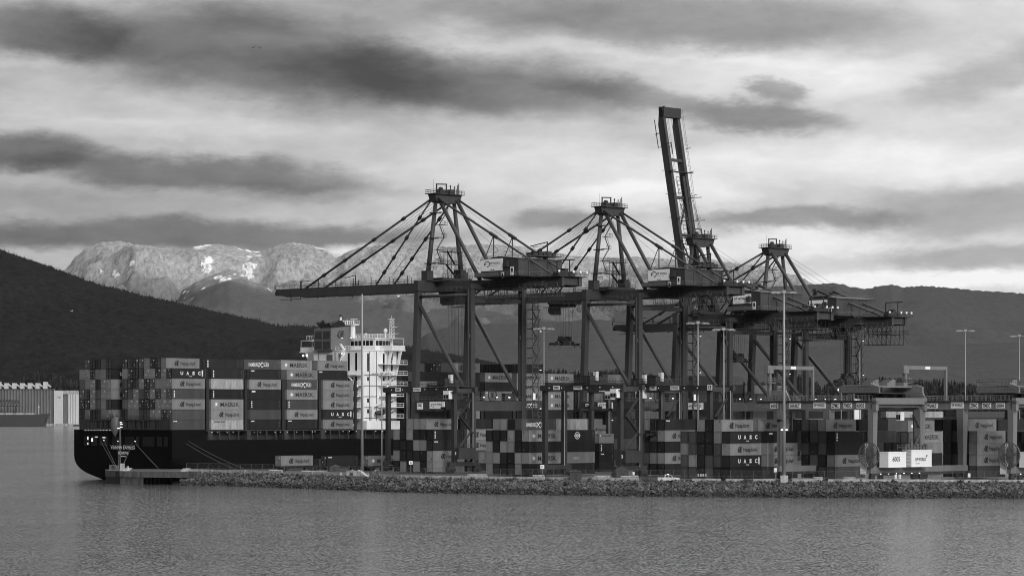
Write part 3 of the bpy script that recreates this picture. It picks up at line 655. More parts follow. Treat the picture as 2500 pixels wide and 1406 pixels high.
    for sx in (-1, 1):
        if not raised:
            for f, tn in ((.81, 'outer'), (.354, 'inner')):
                e = bp(xc+sx*3.75, L*f, gd/2); B(MB().tube(ap(sx), e, .34 if f > .5 else .27, 8), 'fore_stay', smooth=True)
                p = Vector(ap(sx)); q = Vector(e)
                for t in (.22,.45,.68,.85): c = p.lerp(q, t); d = (q-p).normalized()*.7; B(MB().tube(c-d, c+d, .55, 6), 'stay_joint', 'crane_dark')
        if style == 'A':
            e = (xc+sx*3.75, -26.6, z1+.8); B(MB().tube((xc+sx*4.4,ya-1,zap-1.4), e, .36, 8), 'back_stay', smooth=True)
            p = Vector((xc+sx*4.4,ya-1,zap-1.4)); q = Vector(e); c = p.lerp(q,.50); y = c.y
            B(MB().tube(c,(c.x,c.y,z1+6.8),.2,6).tube(c,(c.x,c.y+3.6,z1+6.6),.13,6), 'stay_prop')
            B(MB().tube(p.lerp(q,.47),p.lerp(q,.53),.55,6), 'stay_joint', 'crane_dark')
        else:
            f0 = (xc+sx*4.4,1.0,zg+11.2)
            B(MB().tube(f0,(xc+sx*3.75,-22.5,z1+1.8),.42,8).tube((xc+sx*3.75,-22.5,z1+1.8),(xc+sx*3.75,-27,z1),.42,8), 'back_stay', smooth=True)
            B(MB().beam(f0,(xc+sx*3.9,3.4,z1),.8).beam(f0,(xc+sx*3.8,8.5,z1),.45), 'frame_post')
    if style != 'A':
        B(MB().box(xc-5.4,xc+5.4,.2,1.8,zg+10.5,zg+11.7).rail([(xc-5.4,.2,zg+11.7),(xc+5.4,.2,zg+11.7),(xc+5.4,1.8,zg+11.7)],1.1,1.3,.06), 'stay_frame')
    b = MB()
    for i, dx in enumerate((-3,-1.5,0,1.5,3)):
        if not raised:
            b.tube((xc+dx,ya+1,zap-1-.3*i), bp(xc+dx,L*(.70+.02*i),gd/2),.055,4); b.tube((xc+dx,ya+1,zap-3), bp(xc+dx,L*(.29+.03*i),gd/2),.04,4) if i % 2 == 0 else None
        b.tube((xc+dx,ya-1,zap-1.5),(xc+dx,-8-i,zg+7.4),.04,4) if i % 2 == 0 else None
    if raised:
        for dx in (-3.2,-2.6,2.6,3.2): b.tube((xc+dx,ya+1,zap), bp(xc+dx,L*.66,gd/2+.6),.09,4)
        for dx in (-1.5,-.8,.8,1.5): b.tube(bp(xc+dx,L*.7,.5),bp(xc+dx,L*.97,.5),.05,4)
    B(b, 'hoist_rope', 'cable')
    # machinery house
    if style == 'A': hx, y1, y0, hz0, hz1 = 9.5, -2.6, -18.2, zg+2.0, zg+6.9
    else: hx, y1, y0, hz0, hz1 = 11, -1.2, -12.8, zg+2.3, zg+7.9
    ym = (y0+y1)/2
    ho = B(MB().prism([(y0,hz0),(y1,hz0),(y1,hz1),(ym,hz1+.75),(y0,hz1)], 'x', xc-hx, xc+hx), 'machinery_house')
    b = MB(); b.prism([(y0-.25,hz1+.02),(ym,hz1+.8),(y1+.25,hz1+.02),(y1+.25,hz1+.14),(ym,hz1+.95),(y0-.25,hz1+.14)], 'x', xc-hx-.2, xc+hx+.2)
    b.build('roof', 'crane_blue', ho, dz=D)
    b = MB(); b.box(xc-hx-.9,xc-hx,y0+5.4,y0+3.9,hz0+2.6,hz0+4.3); b.build('vent', 'crane_blue', ho, dz=D)
    for yy in (y0+2.6, ):
        MB().box(xc-hx-.06,xc-hx,yy-.7,yy+.7,hz0+.1,hz0+2.6).box(xc-hx-.1,xc-hx-.06,yy-.35,yy+.35,hz0+1,hz0+2.2,1).build('door', ['sign_white','glass_dark'], ho, dz=D)
    MB().box(xc-hx-.06,xc-hx,y0+6.0,y0+7.0,hz0-.6,hz0+1.1).box(xc-hx-.1,xc-hx-.06,y0+6.2,y0+6.8,hz0-.3,hz0+.8,1).build('door', ['sign_white','glass_dark'], ho, dz=D)
    b = MB()
    for i in range(1, 5): b.box(xc-hx+i*4.2, xc-hx+i*4.2+.12, y0-.08, y0, hz0, hz1-.1)
    b.box(xc-hx+2,xc-hx+17,y0-.12,y0,hz1-.5,hz1-.4); b.build('wall_rib', 'crane_dark', ho, dz=D)
    if style == 'A': sg = dpw(r, xc-hx, y1-.2, hz0+1.6-GZ, 9.0, 3.6, 'A')
    else: sg = dpw(r, xc-hx, y1-.1, hz0+2.1-GZ, 7.6, 3.1, 'B')
    b = MB(); b.box(xc-hx-1.6,xc+hx+1.4,y0-1.8,y1+1.2,hz0-.3,hz0-.05); b.box(xc-hx+1,xc+hx-1,y0+1,y1,z1,hz0-.3)
    b.build('house_platform', 'crane_blue', r, dz=D)
    b = MB(); b.rail([(xc-hx-1.5,y1+1.1,hz0-.05),(xc-hx-1.5,y0-1.7,hz0-.05),(xc+hx+1.3,y0-1.7,hz0-.05)],1.1,1.5,.06)
    b.box(xc-hx-1.62,xc-hx-1.55,y1-9,y1+1.2,hz0-.05,hz0+.95); b.rail([(xc-hx,y0,hz1+.2),(xc+hx,y0,hz1+.2),(xc+hx,y1,hz1+.2),(xc-hx,y1,hz1+.2),(xc-hx,y0,hz1+.2)],1.0,1.8,.045)
    b.beam((xc-hx+6,y0-1.9,hz0),(xc-hx+10,y0-4,hz0-3),.9,.12); b.rail([(xc-hx+6,y0-2.2,hz0),(xc-hx+10,y0-4.4,hz0-3)],1.1,1.3,.05)
    b.box(xc-6,xc+9,y0-6.4,y0-3.4,hz0-3.2,hz0-3.0); b.rail([(xc-6,y0-6.4,hz0-3),(xc+9,y0-6.4,hz0-3)],1.1,1.6,.05); B(b, 'platform_railing', 'crane_steel')
    b = MB()                                        # open back reach platform with gear
    b.box(xc-5.8,xc+6.5,-31.6,-20,z1,z1+.2); b.rail([(xc-5.8,-20,z1+.2),(xc-5.8,-31.6,z1+.2),(xc+6.5,-31.6,z1+.2),(xc+6.5,-20,z1+.2)],1.1,1.7,.06)
    for i in range(5): b.box(xc-5+i*2.2,xc-3.6+i*2.2,-30+i*.6,-28+i*.6,z1+.2,z1+1.2+(i%3)*.7)
    for i in range(6): b.beam((xc-5.6,-21-i*1.9,z0-.1),(xc-5.6,-22.4-i*1.9,z0-2.4),.14); b.beam((xc-5.6,-23-i*1.9,z0-.1),(xc-5.6,-21.8-i*1.9,z0-2.4),.14)
    b.beam((xc-5.6,-20,z0-2.4),(xc-5.6,-31,z0-2.4),.2); b.beam((xc-1,-26,z1),(xc-1,-26,z1+5),.3); b.beam((xc-1,-26,z1+5),(xc-1,-33,z1+5),.3); b.beam((xc-1,-31,z1),(xc-1,-31,z1+5),.25)
    B(b, 'back_platform', 'crane_dark')
    for i, (dx, dy) in enumerate(((-5.7,-31),(0,-31.5),(3,-31.5),(5.8,-31.5))): B(MB().box(xc+dx-.15,xc+dx+.5,dy-.15,dy+.15,z1+1.2,z1+1.9), 'junction_box', 'sign_white')
    # roof gear over the house
    if style == 'A':
        b = MB(); b.box(xc-2,xc+8.5,y0-1,y0+6,hz1+.95,hz1+1.1)
        for i in range(5): b.box(xc-1.5+i*2,xc+i*2,y0+1,y0+4.5,hz1+1.1,hz1+2.2+(i%2)*.5)
        b.rail([(xc-4,y0-1,hz1+.9),(xc+9,y0-1,hz1+.9)],1.1,1.3,.05); b.beam((xc+3,y0,hz1),(xc+3,y0,hz1+5.5),.3); b.beam((xc+3,y0,hz1+5.4),(xc+3,y0+7,hz1+4.4),.25); b.beam((xc+3,y0,hz1+4.2),(xc+3,y0+6,hz1+4.2),.16)
        B(b, 'roof_winch', 'crane_dark')
    # stair tower on the far land leg
    b = MB(); x0, x1, ya0, yb0 = W+.9, W+3.4, -3.6, -1.2
    for x in (x0, x1):
        for y in (ya0, yb0): b.tube((x,y,5),(x,y,z0-2),.13,4)
    z = 7.0; i = 0
    while z < z0-3:
        b.box(x0-.1,x1+1.2,ya0-.1,yb0,z-.2,z+.02); b.rail([(x0,ya0,z),(x1+.9,ya0,z),(x1+.9,yb0,z)],1.1,1.0,.05)
        b.beam((x0+.3 if i%2 else x1,ya0+.6,z),(x1 if i%2 else x0+.3,ya0+.6,z+2.9),.35,.1)
        b.beam((x1+.9,ya0,z),(x1,ya0,z-1.5),.12); z += 2.95; i += 1
        for k in range(4): b.tube((x0,ya0,z-2.9+k*.72),(x1,ya0,z-2.9+k*.72),.04,4)
    B(b, 'stair_tower', 'crane_blue')
    for k in range(4): B(MB().box(x1+.7,x1+1.1,ya0-.3,ya0,9+k*11.8,9.2+k*11.8), 'stair_lamp', 'lamp_soft')
    b = MB(); b.box(W-1.0,W-.85,-1.4,-.85,24.8,26.2) if False else b.box(W+.9,W+1.9,-3.9,-3.65,23.6,25.6)
    B(b, 'control_box', 'sign_white')
    b = MB()                                        # stiffener bands up the legs
    for k in range(1, 5):
        zz = 23+k*(z0-26)/5
        for x in (0, W): b.box(x-.9,x+.9,-.9,.9,zz,zz+.12)
    B(b, 'leg_flange', 'crane_dark')
    if style != 'A':
        b = MB(); zb = z0-6.5                       # hanging service cage at the back reach
        for x in (xc-5, xc+5):
            b.rail([(x,-20,z0-3),(x,-31,z0-3)],1.2,1.2,.07); b.beam((x,-20,zb),(x,-29,zb),.2); b.beam((x,-20,z0-3),(x,-31,z0-3),.25)
            for i in range(6): b.beam((x,-20-i*1.8,zb if i < 6 else z0-3),(x,-20-i*1.8,z0),.12); b.beam((x,-20-i*1.8,z0-3),(x,-21.8-i*1.8,zb),.1)
        b.box(xc-5,xc+5,-29,-20,zb-.1,zb); b.box(xc-5,xc+5,-31,-20,z0-3.1,z0-3)
        B(b, 'service_cage', 'crane_dark')
    # trolley, cabin, ropes, spreader
    b = MB(); ty = trol
    b.box(xc-4.6,xc+4.6,ty-3.5,ty+3.5,z0-1.1,z0-.1); b.box(xc-3.4,xc+3.4,ty-2,ty+4,z0-1.9,z0-1.1)
    b.rail([(xc-4.6,ty-3.5,z0-1.0),(xc-4.6,ty+3.5,z0-1.0)],1.1,1.4,.05); b.box(xc-5.2,xc-4.4,ty-6,ty+5,z0-2.1,z0-1.9)
    b.rail([(xc-5.2,ty-6,z0-3),(xc-5.2,ty+5,z0-3)],1,1.5,.06)
    tr = B(b, 'trolley', 'crane_dark')
    MB().prism([(ty+3.2,z0-1.9),(ty+6,z0-1.9),(ty+6,z0-3.6),(ty+5,z0-4.4),(ty+3.2,z0-4.4)], 'x', xc-1.6, xc+1.6).build('operator_cabin', 'crane_blue', tr, dz=D)
    szz = spz if spz else 26.0
    b = MB()
    for dx in (-3,-1.6,-.4,1.6,3):
        for dy in (-1.0, 1.0): b.tube((xc+dx,ty+dy,z0-1.2),(xc+dx*.8,ty+dy*.7,szz+2.4),.05,4)
    b.build('rope_fall', 'cable', tr, dz=D)
    b = MB(); b.box(xc-2.6,xc+2.6,ty-.9,ty+.9,szz+1.3,szz+2.2); b.box(xc-2.2,xc-.8,ty-1.1,ty+1.1,szz+2.2,szz+3.0); b.box(xc+.8,xc+2.2,ty-1.1,ty+1.1,szz+2.2,szz+3.0)
    b.box(xc-6.1,xc+6.1,ty-.35,ty+.35,szz+.3,szz+.8); b.box(xc-1.6,xc+1.6,ty-.9,ty+.9,szz,szz+1.3)
    for sx in (-1, 1):
        b.box(xc+sx*6.0-.2,xc+sx*6.0+.2,ty-1.2,ty+1.2,szz,szz+.8); b.box(xc+sx*4-.15,xc+sx*4+.15,ty-.6,ty+.6,szz,szz+1.3)
        for sy in (-1, 1): b.beam((xc+sx*6.1,ty+sy*1.2,szz),(xc+sx*6.5,ty+sy*1.3,szz-.8),.15)
    for dx in (-2,-1,1,2): b.tube((xc+dx,ty-.9,szz+2.0),(xc+dx,ty+.9,szz+2.0),.55,10)
    b.build('spreader', 'crane_dark', tr, dz=D)
    # festoon cable loops hung below the near girder
    b = MB()
    for i in range(9):
        y = ty-6-i*3.3 if ty > 0 else -6-i*3.0
        if y < -30: break
        pts = [(xc-4.6, y-3.2*t, z0-.6-3.4*(1-(2*t-1)**2)) for t in [j/8 for j in range(9)]]; b.path(pts, .07, 4)
    b.beam((xc-4.6,ty-5,z0-.5),(xc-4.6,-30,z0-.5),.14)
    B(b, 'festoon_loop', 'cable')
    b = MB()
    B(MB().rail([(-.9,.9,23.2),(-.9,G-1,23.2)],1.1,1.8,.05), 'portal_railing', 'crane_steel'); B(MB().rail([(.9,-1.0,23.2),(W-.9,-1.0,23.2)],1.1,1.8,.05), 'portal_railing', 'crane_steel')
    b.rail([(xc-5.2,-30,z0-.2),(xc-5.2,G-4,z0-.2)],1.1,2.2,.05); b.box(xc-5.4,xc-4.4,-30,G-4,z0-.35,z0-.2)
    for i in range(6): b.beam((xc-5,-2-i*3.6,z0-.2),(xc-5,-2-i*3.6,z0-3.0),.12); 
    b.beam((xc-5,-2,z0-3),(xc-5,-20,z0-3),.16)
    b.rail([(xc-5.6,-33,z0-3.0),(xc-5.6,-1,z0-3.0)],1.1,1.6,.05); b.box(xc-6.2,xc-5.4,-33,-1,z0-3.15,z0-3.05)
    for i in range(18): b.beam((xc-5.4,-1.4-i*1.8,z0),(xc-5.4,-1.4-i*1.8,z0-3.1),.09)
    for i in range(9): b.beam((xc-5.4,-1.4-i*3.6,z0-.1),(xc-5.4,-3.2-i*3.6,z0-3.0),.1)
    B(b, 'walkway', 'crane_steel')
    # cable reel on the portal
    b = MB(); cx, cz = W*.35, 25.0
    for i in range(18):
        t = 2*math.pi*i/18; b.beam((cx,-1.3,cz),(cx+1.75*math.cos(t),-1.3,cz+1.75*math.sin(t)),.09)
        t2 = 2*math.pi*(i+1)/18; b.beam((cx+1.75*math.cos(t),-1.3,cz+1.75*math.sin(t)),(cx+1.75*math.cos(t2),-1.3,cz+1.75*math.sin(t2)),.2)
    B(b, 'cable_reel', 'crane_dark')
    b = MB().box(W*.62,W*.62+3.4,-.9,.6,23.3,25.6); B(b, 'electrical_cabinet', 'crane_dark')
    for xx in (4, 9.5, 15): B(MB().box(xx,xx+.5,-1.3,-1.0,24.2,24.36), 'work_lamp', 'lamp_glow')
    # plates on the portal beam
    bd = MB().box(-1.0,-.78,G*.42,G*.42+6.4,20.8-GZ,23.0-GZ).build('sign_board', 'sign_white', r)
    shape('swoosh', SWOOSH, 1.6, 1.3, 'end', 'black_ink', bd, (-1.02, G*.42+6.0, 21.2-GZ)); text('DP WORLD', 3.2, .6, 'end', 'black_ink', bd, (-1.02, G*.42+4.2, 21.9-GZ), .03)
    bd = MB().box(-1.0,-.78,G*.80,G*.80+2.4,20.7-GZ,22.6-GZ).build('sign_board', 'sign_white', r)
    text('ZPMC', 2.0, .8, 'end', 'black_ink', bd, (-1.02, G*.80+2.2, 21.5-GZ), .03)
    return r
crane(92.0, 'leftmost crane, boom lowered left over the ship deckhouse, white board on its machinery house', trol=17.0, spz=24)
crane(168.0, 'second crane from the left, boom down, spreader hanging on ropes between legs', W=21.6, trol=42.5, spz=42.0, zg=58.0)
crane(213.0, 'tall crane with its boom raised nearly upright against the clouds', W=23.2, zg=51.2, zap=78.8, out=98, style='B', raised=True, trol=6.0, spz=36.5, )
crane(253.5, 'farthest crane at right, lowest mast, boom down, house board partly hidden', W=23.4, zg=50.4, zap=77.2, out=95.5, style='B', trol=-9.0, spz=30)
# ------------------------------------------------------------ rubber-tyred gantries (dark, older)
GR2 = 'rubber-tyred gantry cranes in the yard'
def gantry(xl, Y, label, number, span=26.0, base=7.2, ztop=26.6, tpos=.78, cab=.95, plate=None):
    r = empty('yard_gantry', (PX(xl, Y), Y, GZ), ANG, label, 'gantry crane', GR2)
    D = -GZ; zb = ztop-1.35; GD = 'gantry_dark'
    def B(b, n, m=GD, par=None, **k): return b.build(n, m, par or r, dz=D, **k)
    for yy in (0, -span):
        for x in (0, base): B(MB().beam((x,yy,6.2),(x,yy,zb),1.15,1.1), 'leg')
        B(MB().box(-2.2,base+2.2,yy-.55,yy+.55,5.1,6.2), 'sill_beam')
        B(MB().box(.6,base-.6,yy-.4,yy+.4,zb-.3,zb+.9), 'tie_beam')
        for x in (-1.4, base+1.4):
            w = MB()
            for dx in (-.85,.85): w.tube((x+dx,yy-.35,GZ+.8),(x+dx,yy+.35,GZ+.8),.8,14)
            B(w, 'wheel', 'tyre', smooth=False); B(MB().box(x-1.2,x+1.2,yy-.5,yy+.5,4.3,5.1), 'bogie')
        B(MB().tube((base-.72,yy-.7,6),(base-.72,yy-.7,zb),.13,6), 'cable_pipe', 'pole_steel')
    for x in (0, base):
        g = B(MB().box(x-.5,x+.5,-span-1.4,1.4,zb,ztop), 'girder')
    b = MB(); b.rail([(-1.2,1.4,ztop),(-1.2,-span-1.4,ztop)],1.0,1.8,.045); b.box(-1.3,-.5,-span-1.4,1.4,zb-.05,zb+.06); B(b, 'walkway', 'gantry_dark'); B(MB().rail([(base+.6,1.4,ztop),(base+.6,-span-1.4,ztop)],1.0,1.8,.045), 'handrail', 'gantry_dark')
    for i in range(6): B(MB().box(-.60,-.52,-2-i*4.4,-1.84-i*4.4,zb+.65,zb+.8), 'girder_lamp', 'lamp_soft')
    for yy, tx, w in ((-3.4,'ZPMC',2.2),(-10.5,'DP WORLD',2.9)):
        bd = MB().box(-.62,-.52,yy-w,yy,zb+.2-GZ,zb+1.25-GZ).build('sign_board', 'sign_white', r); text(tx, w*.84, .62, 'end', 'black_ink', bd, (-.64, yy-w*.08, zb+.42-GZ), .03)
    if plate:
        bd = MB().box(-.62,-.52,-span-1.2,-span+.4,zb+.1-GZ,zb+1.5-GZ).build('sign_board', 'sign_white', r); text(plate, 1.1, 1.0, 'end', 'black_ink', bd, (-.64, -span+.15, zb+.3-GZ), .03)
    ty = -span*tpos; b = MB()
    b.box(-1.3,base+1.3,ty-3.2,ty+3.2,ztop+.15,ztop+.6); b.box(-.3,2.6,ty-2.4,ty+.6,ztop+.6,ztop+2.4); b.tube((3,ty-2,ztop+1.3),(3,ty+2.2,ztop+1.3),.75,10); b.box(4.2,6.6,ty-1,ty+2.2,ztop+.6,ztop+2.0)
    b.rail([(-1.3,ty-3.2,ztop+.6),(-1.3,ty+3.2,ztop+.6),(base+1.3,ty+3.2,ztop+.6)],1.1,1.2,.05); b.rail([(-1.3,ty-3.2,ztop+.6),(base+1.3,ty-3.2,ztop+.6)],1.1,1.2,.05)
    for i in range(9): b.box(-1+i*.9,-.5+i*.9,ty+(i%3)-1.6,ty+(i%3)-.9,ztop+.6,ztop+1.1+(i*7%5)*.35)
    t = B(b, 'trolley', 'crane_dark')
    B(MB().box(1.5,2.5,ty-2.8,ty-1.8,ztop+1.0,ztop+3.4), 'electrical_cabinet', 'silo_white', t)
    cb = B(MB().box(-1.9,.0,-span*cab-1.1,-span*cab+1.1,zb-1.9,zb+.3), 'operator_cabin', 'sign_white', t)
    B(MB().box(-1.98,-1.9,-span*cab-.9,-span*cab-.1,zb-1.75,zb-.75).box(-1.98,-1.9,-span*cab+.1,-span*cab+.9,zb-1.75,zb-.75), 'window', 'glass_dark', cb)
    b = MB(); b.rail([(-2.6,-span*cab-1.8,zb-2.0),(-2.6,-span*cab+3.0,zb-2.0)],1.1,.9,.05); b.box(-2.7,.2,-span*cab-1.8,-span*cab+3,zb-2.1,zb-2.0); B(b, 'cabin_platform', 'gantry_dark', t)
    b = MB(); sz = 13.5 if tpos < .5 else 20.0
    for dx in (1.5,5.5):
        for dy in (-1,1): b.tube((dx,ty+dy,ztop),(dx,ty+dy*.8,sz+1),.04,4)
    B(b, 'hoist_rope', 'cable', t)
    B(MB().box(-2.5,base+2.5,ty-.4,ty+.4,sz+.2,sz+.7).box(1.4,5.8,ty-1,ty+1,sz+.4,sz+1.2).box(-2.6,-2.2,ty-1.2,ty+1.2,sz,sz+.7).box(base+2.2,base+2.6,ty-1.2,ty+1.2,sz,sz+.7), 'spreader', 'crane_dark', t)
    # engine room on the right-hand sill, with stair up
    e = B(MB().box(-.2,base-1.2,-span-1.9,-span+.9,7.0,9.9).box(-.3,base-1.1,-span-2.0,-span+1,9.9,10.05), 'engine_room', 'gantry_dark')
    pl = MB().box(-.3,-.2,-span-.9,-span+.5,8.2-GZ,9.0-GZ).build('number_plate', 'sign_white', e); text(number, 1.15, .55, 'end', 'black_ink', pl, (-.32, -span+.38, 8.32-GZ), .02)
    b = MB(); b.beam((.8,-span-1,10),(5.5,-span-1,14.4),.7,.12); b.beam((5.5,-span-1,14.4),(1.0,-span-1,18.6),.7,.12); b.beam((1,-span-1,18.6),(5.5,-span-1,23.2),.7,.12)
    b.rail([(.8,-span-1.4,10),(5.5,-span-1.4,14.4)],1,1.2,.05); b.rail([(5.5,-span-1.4,14.4),(1,-span-1.4,18.6)],1,1.2,.05); b.rail([(-.2,-span-1.9,10.05),(6,-span-1.9,10.05)],1,1.2,.05); b.box(5,7,-span-1.6,-span-.6,14.3,14.4)
    B(b, 'stair', 'gantry_dark')
    return r
gantry(948, 797, 'dark yard gantry in front of the white deckhouse, white cabin at its right leg', '5015')
gantry(1331, 738, 'dark yard gantry right of centre with a spreader between its legs', '5010', tpos=.52, cab=.97)
gantry(1444, 800, 'dark gantry set back behind the centre gantry', '5011', tpos=.6, cab=.3)
gantry(1566, 748, 'dark gantry left of the tall thin pole, plate with 13 at its right end', '5013', span=23.3, base=8.0, tpos=.12, cab=.03, plate='13')
# ------------------------------------------------------------ newer pale gantries
def pale_gantry(xl, Y, label, number):
    r = empty('electric_gantry', (PX(xl, Y), Y, GZ), ANG, label, 'gantry crane', GR2); D = -GZ
    GP = 'gantry_pale'; span, base, z0, z1 = 27.6, 18.8, 20.3, 22.4
    def B(b, n, m=GP, par=None, **k): return b.build(n, m, par or r, dz=D, **k)
    for yy in (0, -span):
        for x in (0, base):
            if x: B(MB().beam((x,yy,6.0),(x,yy,z0),1.3,1.5,0,2.2,2.0), 'leg')
            else: B(MB().beam((x,yy,5.2),(x,yy,z0),1.25,1.25,0,1.8,1.6), 'leg')
        B(MB().box(-1.5,base+1.5,yy-.6,yy+.6,5.2,6.6), 'sill_beam')
        B(MB().box(.9,base-.9,yy-.6,yy+.6,z0+.6,z1+.1), 'tie_beam')
        for x in (-.4, 3.0, base-2.5, base+.8):
            w = MB(); w.tube((x,yy-.4,GZ+.8),(x,yy+.4,GZ+.8),.8,14); B(w, 'wheel', 'tyre')
        B(MB().box(-1,base+1,yy-.45,yy+.45,4.6,5.2), 'bogie', 'gantry_dark')
    for x in (0, base):
        b = MB(); b.prism([(2.2,z1),(7.6,z1),(7.6,z1-1.1),(2.2,z0)][::-1], 'x', x-.55, x+.55); b.box(x-.55,x+.55,-span-.4,2.2,z0,z1); b.box(x-.75,x+.55,-span-.2,7.6,z1,z1+.14); B(b, 'girder')
    B(MB().box(-.9,base+.9,-span-1.6,-span-.4,z1-.8,z1+.7).box(-.9,.2,-span-1.6,-span-.4,z0-.2,z1).box(base-.2,base+.9,-span-1.6,-span-.4,z0-.2,z1), 'end_tie')
    for yy, tx, w in ((3.0,number,2.4),(-2.8,'SWL40LT',3.6),(-10.3,'DP WORLD',3.7),(-15.8,'ZPMC',2.4),(-19.4,'TMEIC',2.5),(-23.3,number,2.5)):
        hh = 1.6 if tx == 'DP WORLD' else 1.25
        bd = MB().box(-.66,-.56,yy-w,yy,z0+.35-GZ,z0+.35+hh-GZ).build('sign_board', 'sign_white', r)
        text(tx, w*.84, .9 if tx != 'DP WORLD' else .62, 'end', 'black_ink', bd, (-.69, yy-w*.08, z0+.52-GZ if tx != 'DP WORLD' else z0+.8-GZ), .025)
    b = MB(); b.rail([(-1.2,7.4,z1+.15),(-1.2,-span,z1+.15)],1.15,1.1,.055); b.rail([(-.2,7.4,z1+.15),(-.2,-span,z1+.15)],1.15,1.1,.05)
    b.rail([(base+.7,7.4,z1+.15),(base+.7,-span-1,z1+.15)],1.15,1.4,.05); b.rail([(-1.2,7.4,z1+.15),(base+.7,7.4,z1+.15)],1.15,1.4,.05); b.box(-1.3,-.8,-span,7.6,z1,z1+.1); B(b, 'walkway', 'crane_steel')
    # cable chain portal over the left frame
    b = MB(); b.prism([(-2.5,z1+.15),(4.6,z1+.15),(3.6,z1+2.6),(-1.2,z1+2.6)], 'x', 0, .5); b.box(-.4,.4,3.4,4.2,z1,31.2); b.box(.3,17.4,3.5,4.1,30.2,31.1); b.box(16.8,17.4,3.5,4.1,z1,30.2); b.box(-1.4,.8,3.1,4.5,29.2,31.0)
    b.rail([(-1.4,3,27),(1.6,3,27)],1.1,.8,.05); b.box(-1.4,1.6,3,4.6,26.8,27); b.rail([(-.9,3,z1+1),(-.9,3,30)],.4,.5,.04); B(b, 'cable_portal')
    bd = MB().box(8,10,3.4,3.5,30.3-GZ,31-GZ).build('number_plate', 'sign_white', r)
    # ladder on near leg
    b = MB()
    for i in range(30): b.tube((-.9,.6,6+i*.55),(-.9,-.3,6+i*.55),.04,4)
    b.tube((-.9,.6,5),(-.9,.6,24),.05,4); b.tube((-.9,-.3,5),(-.9,-.3,24),.05,4); b.rail([(-1.6,1,18),(-1.6,-1.4,18)],1.1,.6,.05); b.box(-1.7,-.7,-1.4,1,17.9,18); B(b, 'ladder', 'crane_steel')
    # trolley
    ty = -span+4.5; b = MB(); b.prism([(ty-6,z1+1.9),(ty+6,z1+1.9),(ty+6,z1+3.4),(ty+4,z1+3.9),(ty-4,z1+3.9),(ty-6,z1+3.4)], 'x', .4, 1.0); b.prism([(ty-6,z1+1.9),(ty+6,z1+1.9),(ty+6,z1+3.4),(ty+4,z1+3.9),(ty-4,z1+3.9),(ty-6,z1+3.4)], 'x', base-1, base-.4)
    b.box(.4,base-.4,ty-3,ty+3,z1+3.2,z1+3.6)
    for i in range(7): b.box(2+i*2.2,3.6+i*2.2,ty-2.4+(i%3),ty+.2+(i%3),z1+3.6,z1+4.4+(i%3)*.4)
    t = B(b, 'trolley', 'gantry_pale')
    b = MB(); b.rail([(.2,ty-6,z1+4),(.2,ty+6,z1+4)],1.1,.9,.055); b.rail([(base-.2,ty-6,z1+4),(base-.2,ty+6,z1+4)],1.1,.9,.055); b.rail([(-.6,ty-8,z1+2.2),(-.6,ty+9,z1+2.2)],1.1,.9,.055)
    for x in (1.5,5,9,13,16.5): b.tube((x,ty-1.5,z1+1.2),(x,ty+1.5,z1+1.2),.8,10)
    b.box(.3,base-.4,ty-5,ty+5,z1+1.7,z1+1.9); B(b, 'winch_deck', 'gantry_dark', t)
    cb = B(MB().box(base-6.5,base-5.0,ty-3.6,ty-2.2,z0-2.6,z0-.5), 'operator_cabin', 'sign_white', t)
    B(MB().box(base-6.58,base-6.5,ty-3.5,ty-3,z0-2.4,z0-1.2).box(base-6.58,base-6.5,ty-2.8,ty-2.4,z0-2.4,z0-1.2), 'window', 'glass_dark', cb)
    # cable reel and switch rooms on the right-hand sill
    yr = -span-1.5; cx, cz, rr = -1.6, 9.6, 2.95; b = MB()
    for i in range(30):
        t1 = 2*math.pi*i/30; t2 = 2*math.pi*(i+1)/30
        for rad, th in ((rr,.26),(rr*.2,.25)): b.beam((cx-.25,yr+1.2+rad*math.cos(t1)*1.0,cz+rad*math.sin(t1)),(cx-.25,yr+1.2+rad*math.cos(t2),cz+rad*math.sin(t2)),th)
        b.beam((cx-.25,yr+1.2+.5*math.cos(t1),cz+.5*math.sin(t1)),(cx-.25,yr+1.2+rr*math.cos(t1),cz+rr*math.sin(t1)),.13)
        b.beam((cx+.25,yr+1.2+.5*math.cos(t1+.1),cz+.5*math.sin(t1+.1)),(cx+.25,yr+1.2+rr*math.cos(t1+.1),cz+rr*math.sin(t1+.1)),.10)
    b.tube((cx-.5,yr+1.2,cz),(cx+.6,yr+1.2,cz),.55,10); B(b, 'cable_reel', 'crane_steel'); B(MB().box(cx+.3,cx+.6,yr+2.6,yr+4.2,5,7.6), 'reel_guide', 'sign_white')
    for x0, x1, zt, tx in ((1.2,8.2,10.1,number),(10.4,18.6,10.5,'DP WORLD')):
        h = B(MB().box(x0,x1,yr-2.2,yr+.4,6.75,zt).box(x0-.1,x1+.1,yr-2.3,yr+.5,zt,zt+.2).box(x0-.06,x1+.06,yr-2.26,yr+.46,6.6,6.75), 'switch_room', 'sign_white')
        w = 3.0 if tx == number else 4.2
        text(tx, w, 1.15 if tx == number else .8, 'side', 'black_ink', h, (x0+1.6, yr-2.23, 8.0-GZ), .02)
        if tx != number: shape('loop', ring(.3,.5,0,300)+ring(.1,.25,90,360), .6, .6, 'side', 'black_ink', h, (x0+5.9, yr-2.23, 8.9-GZ)); text('VANCOUVER', 1.7, .25, 'side', 'grey_ink', h, (x0+1.6, yr-2.23, 7.3-GZ), .0)
    b = MB(); b.rail([(8.3,yr-2.2,10.7),(18.5,yr-2.2,10.7)],1.2,1.0,.05); b.rail([(8.3,yr+.4,10.7),(18.5,yr+.4,10.7)],1.2,1.0,.05)
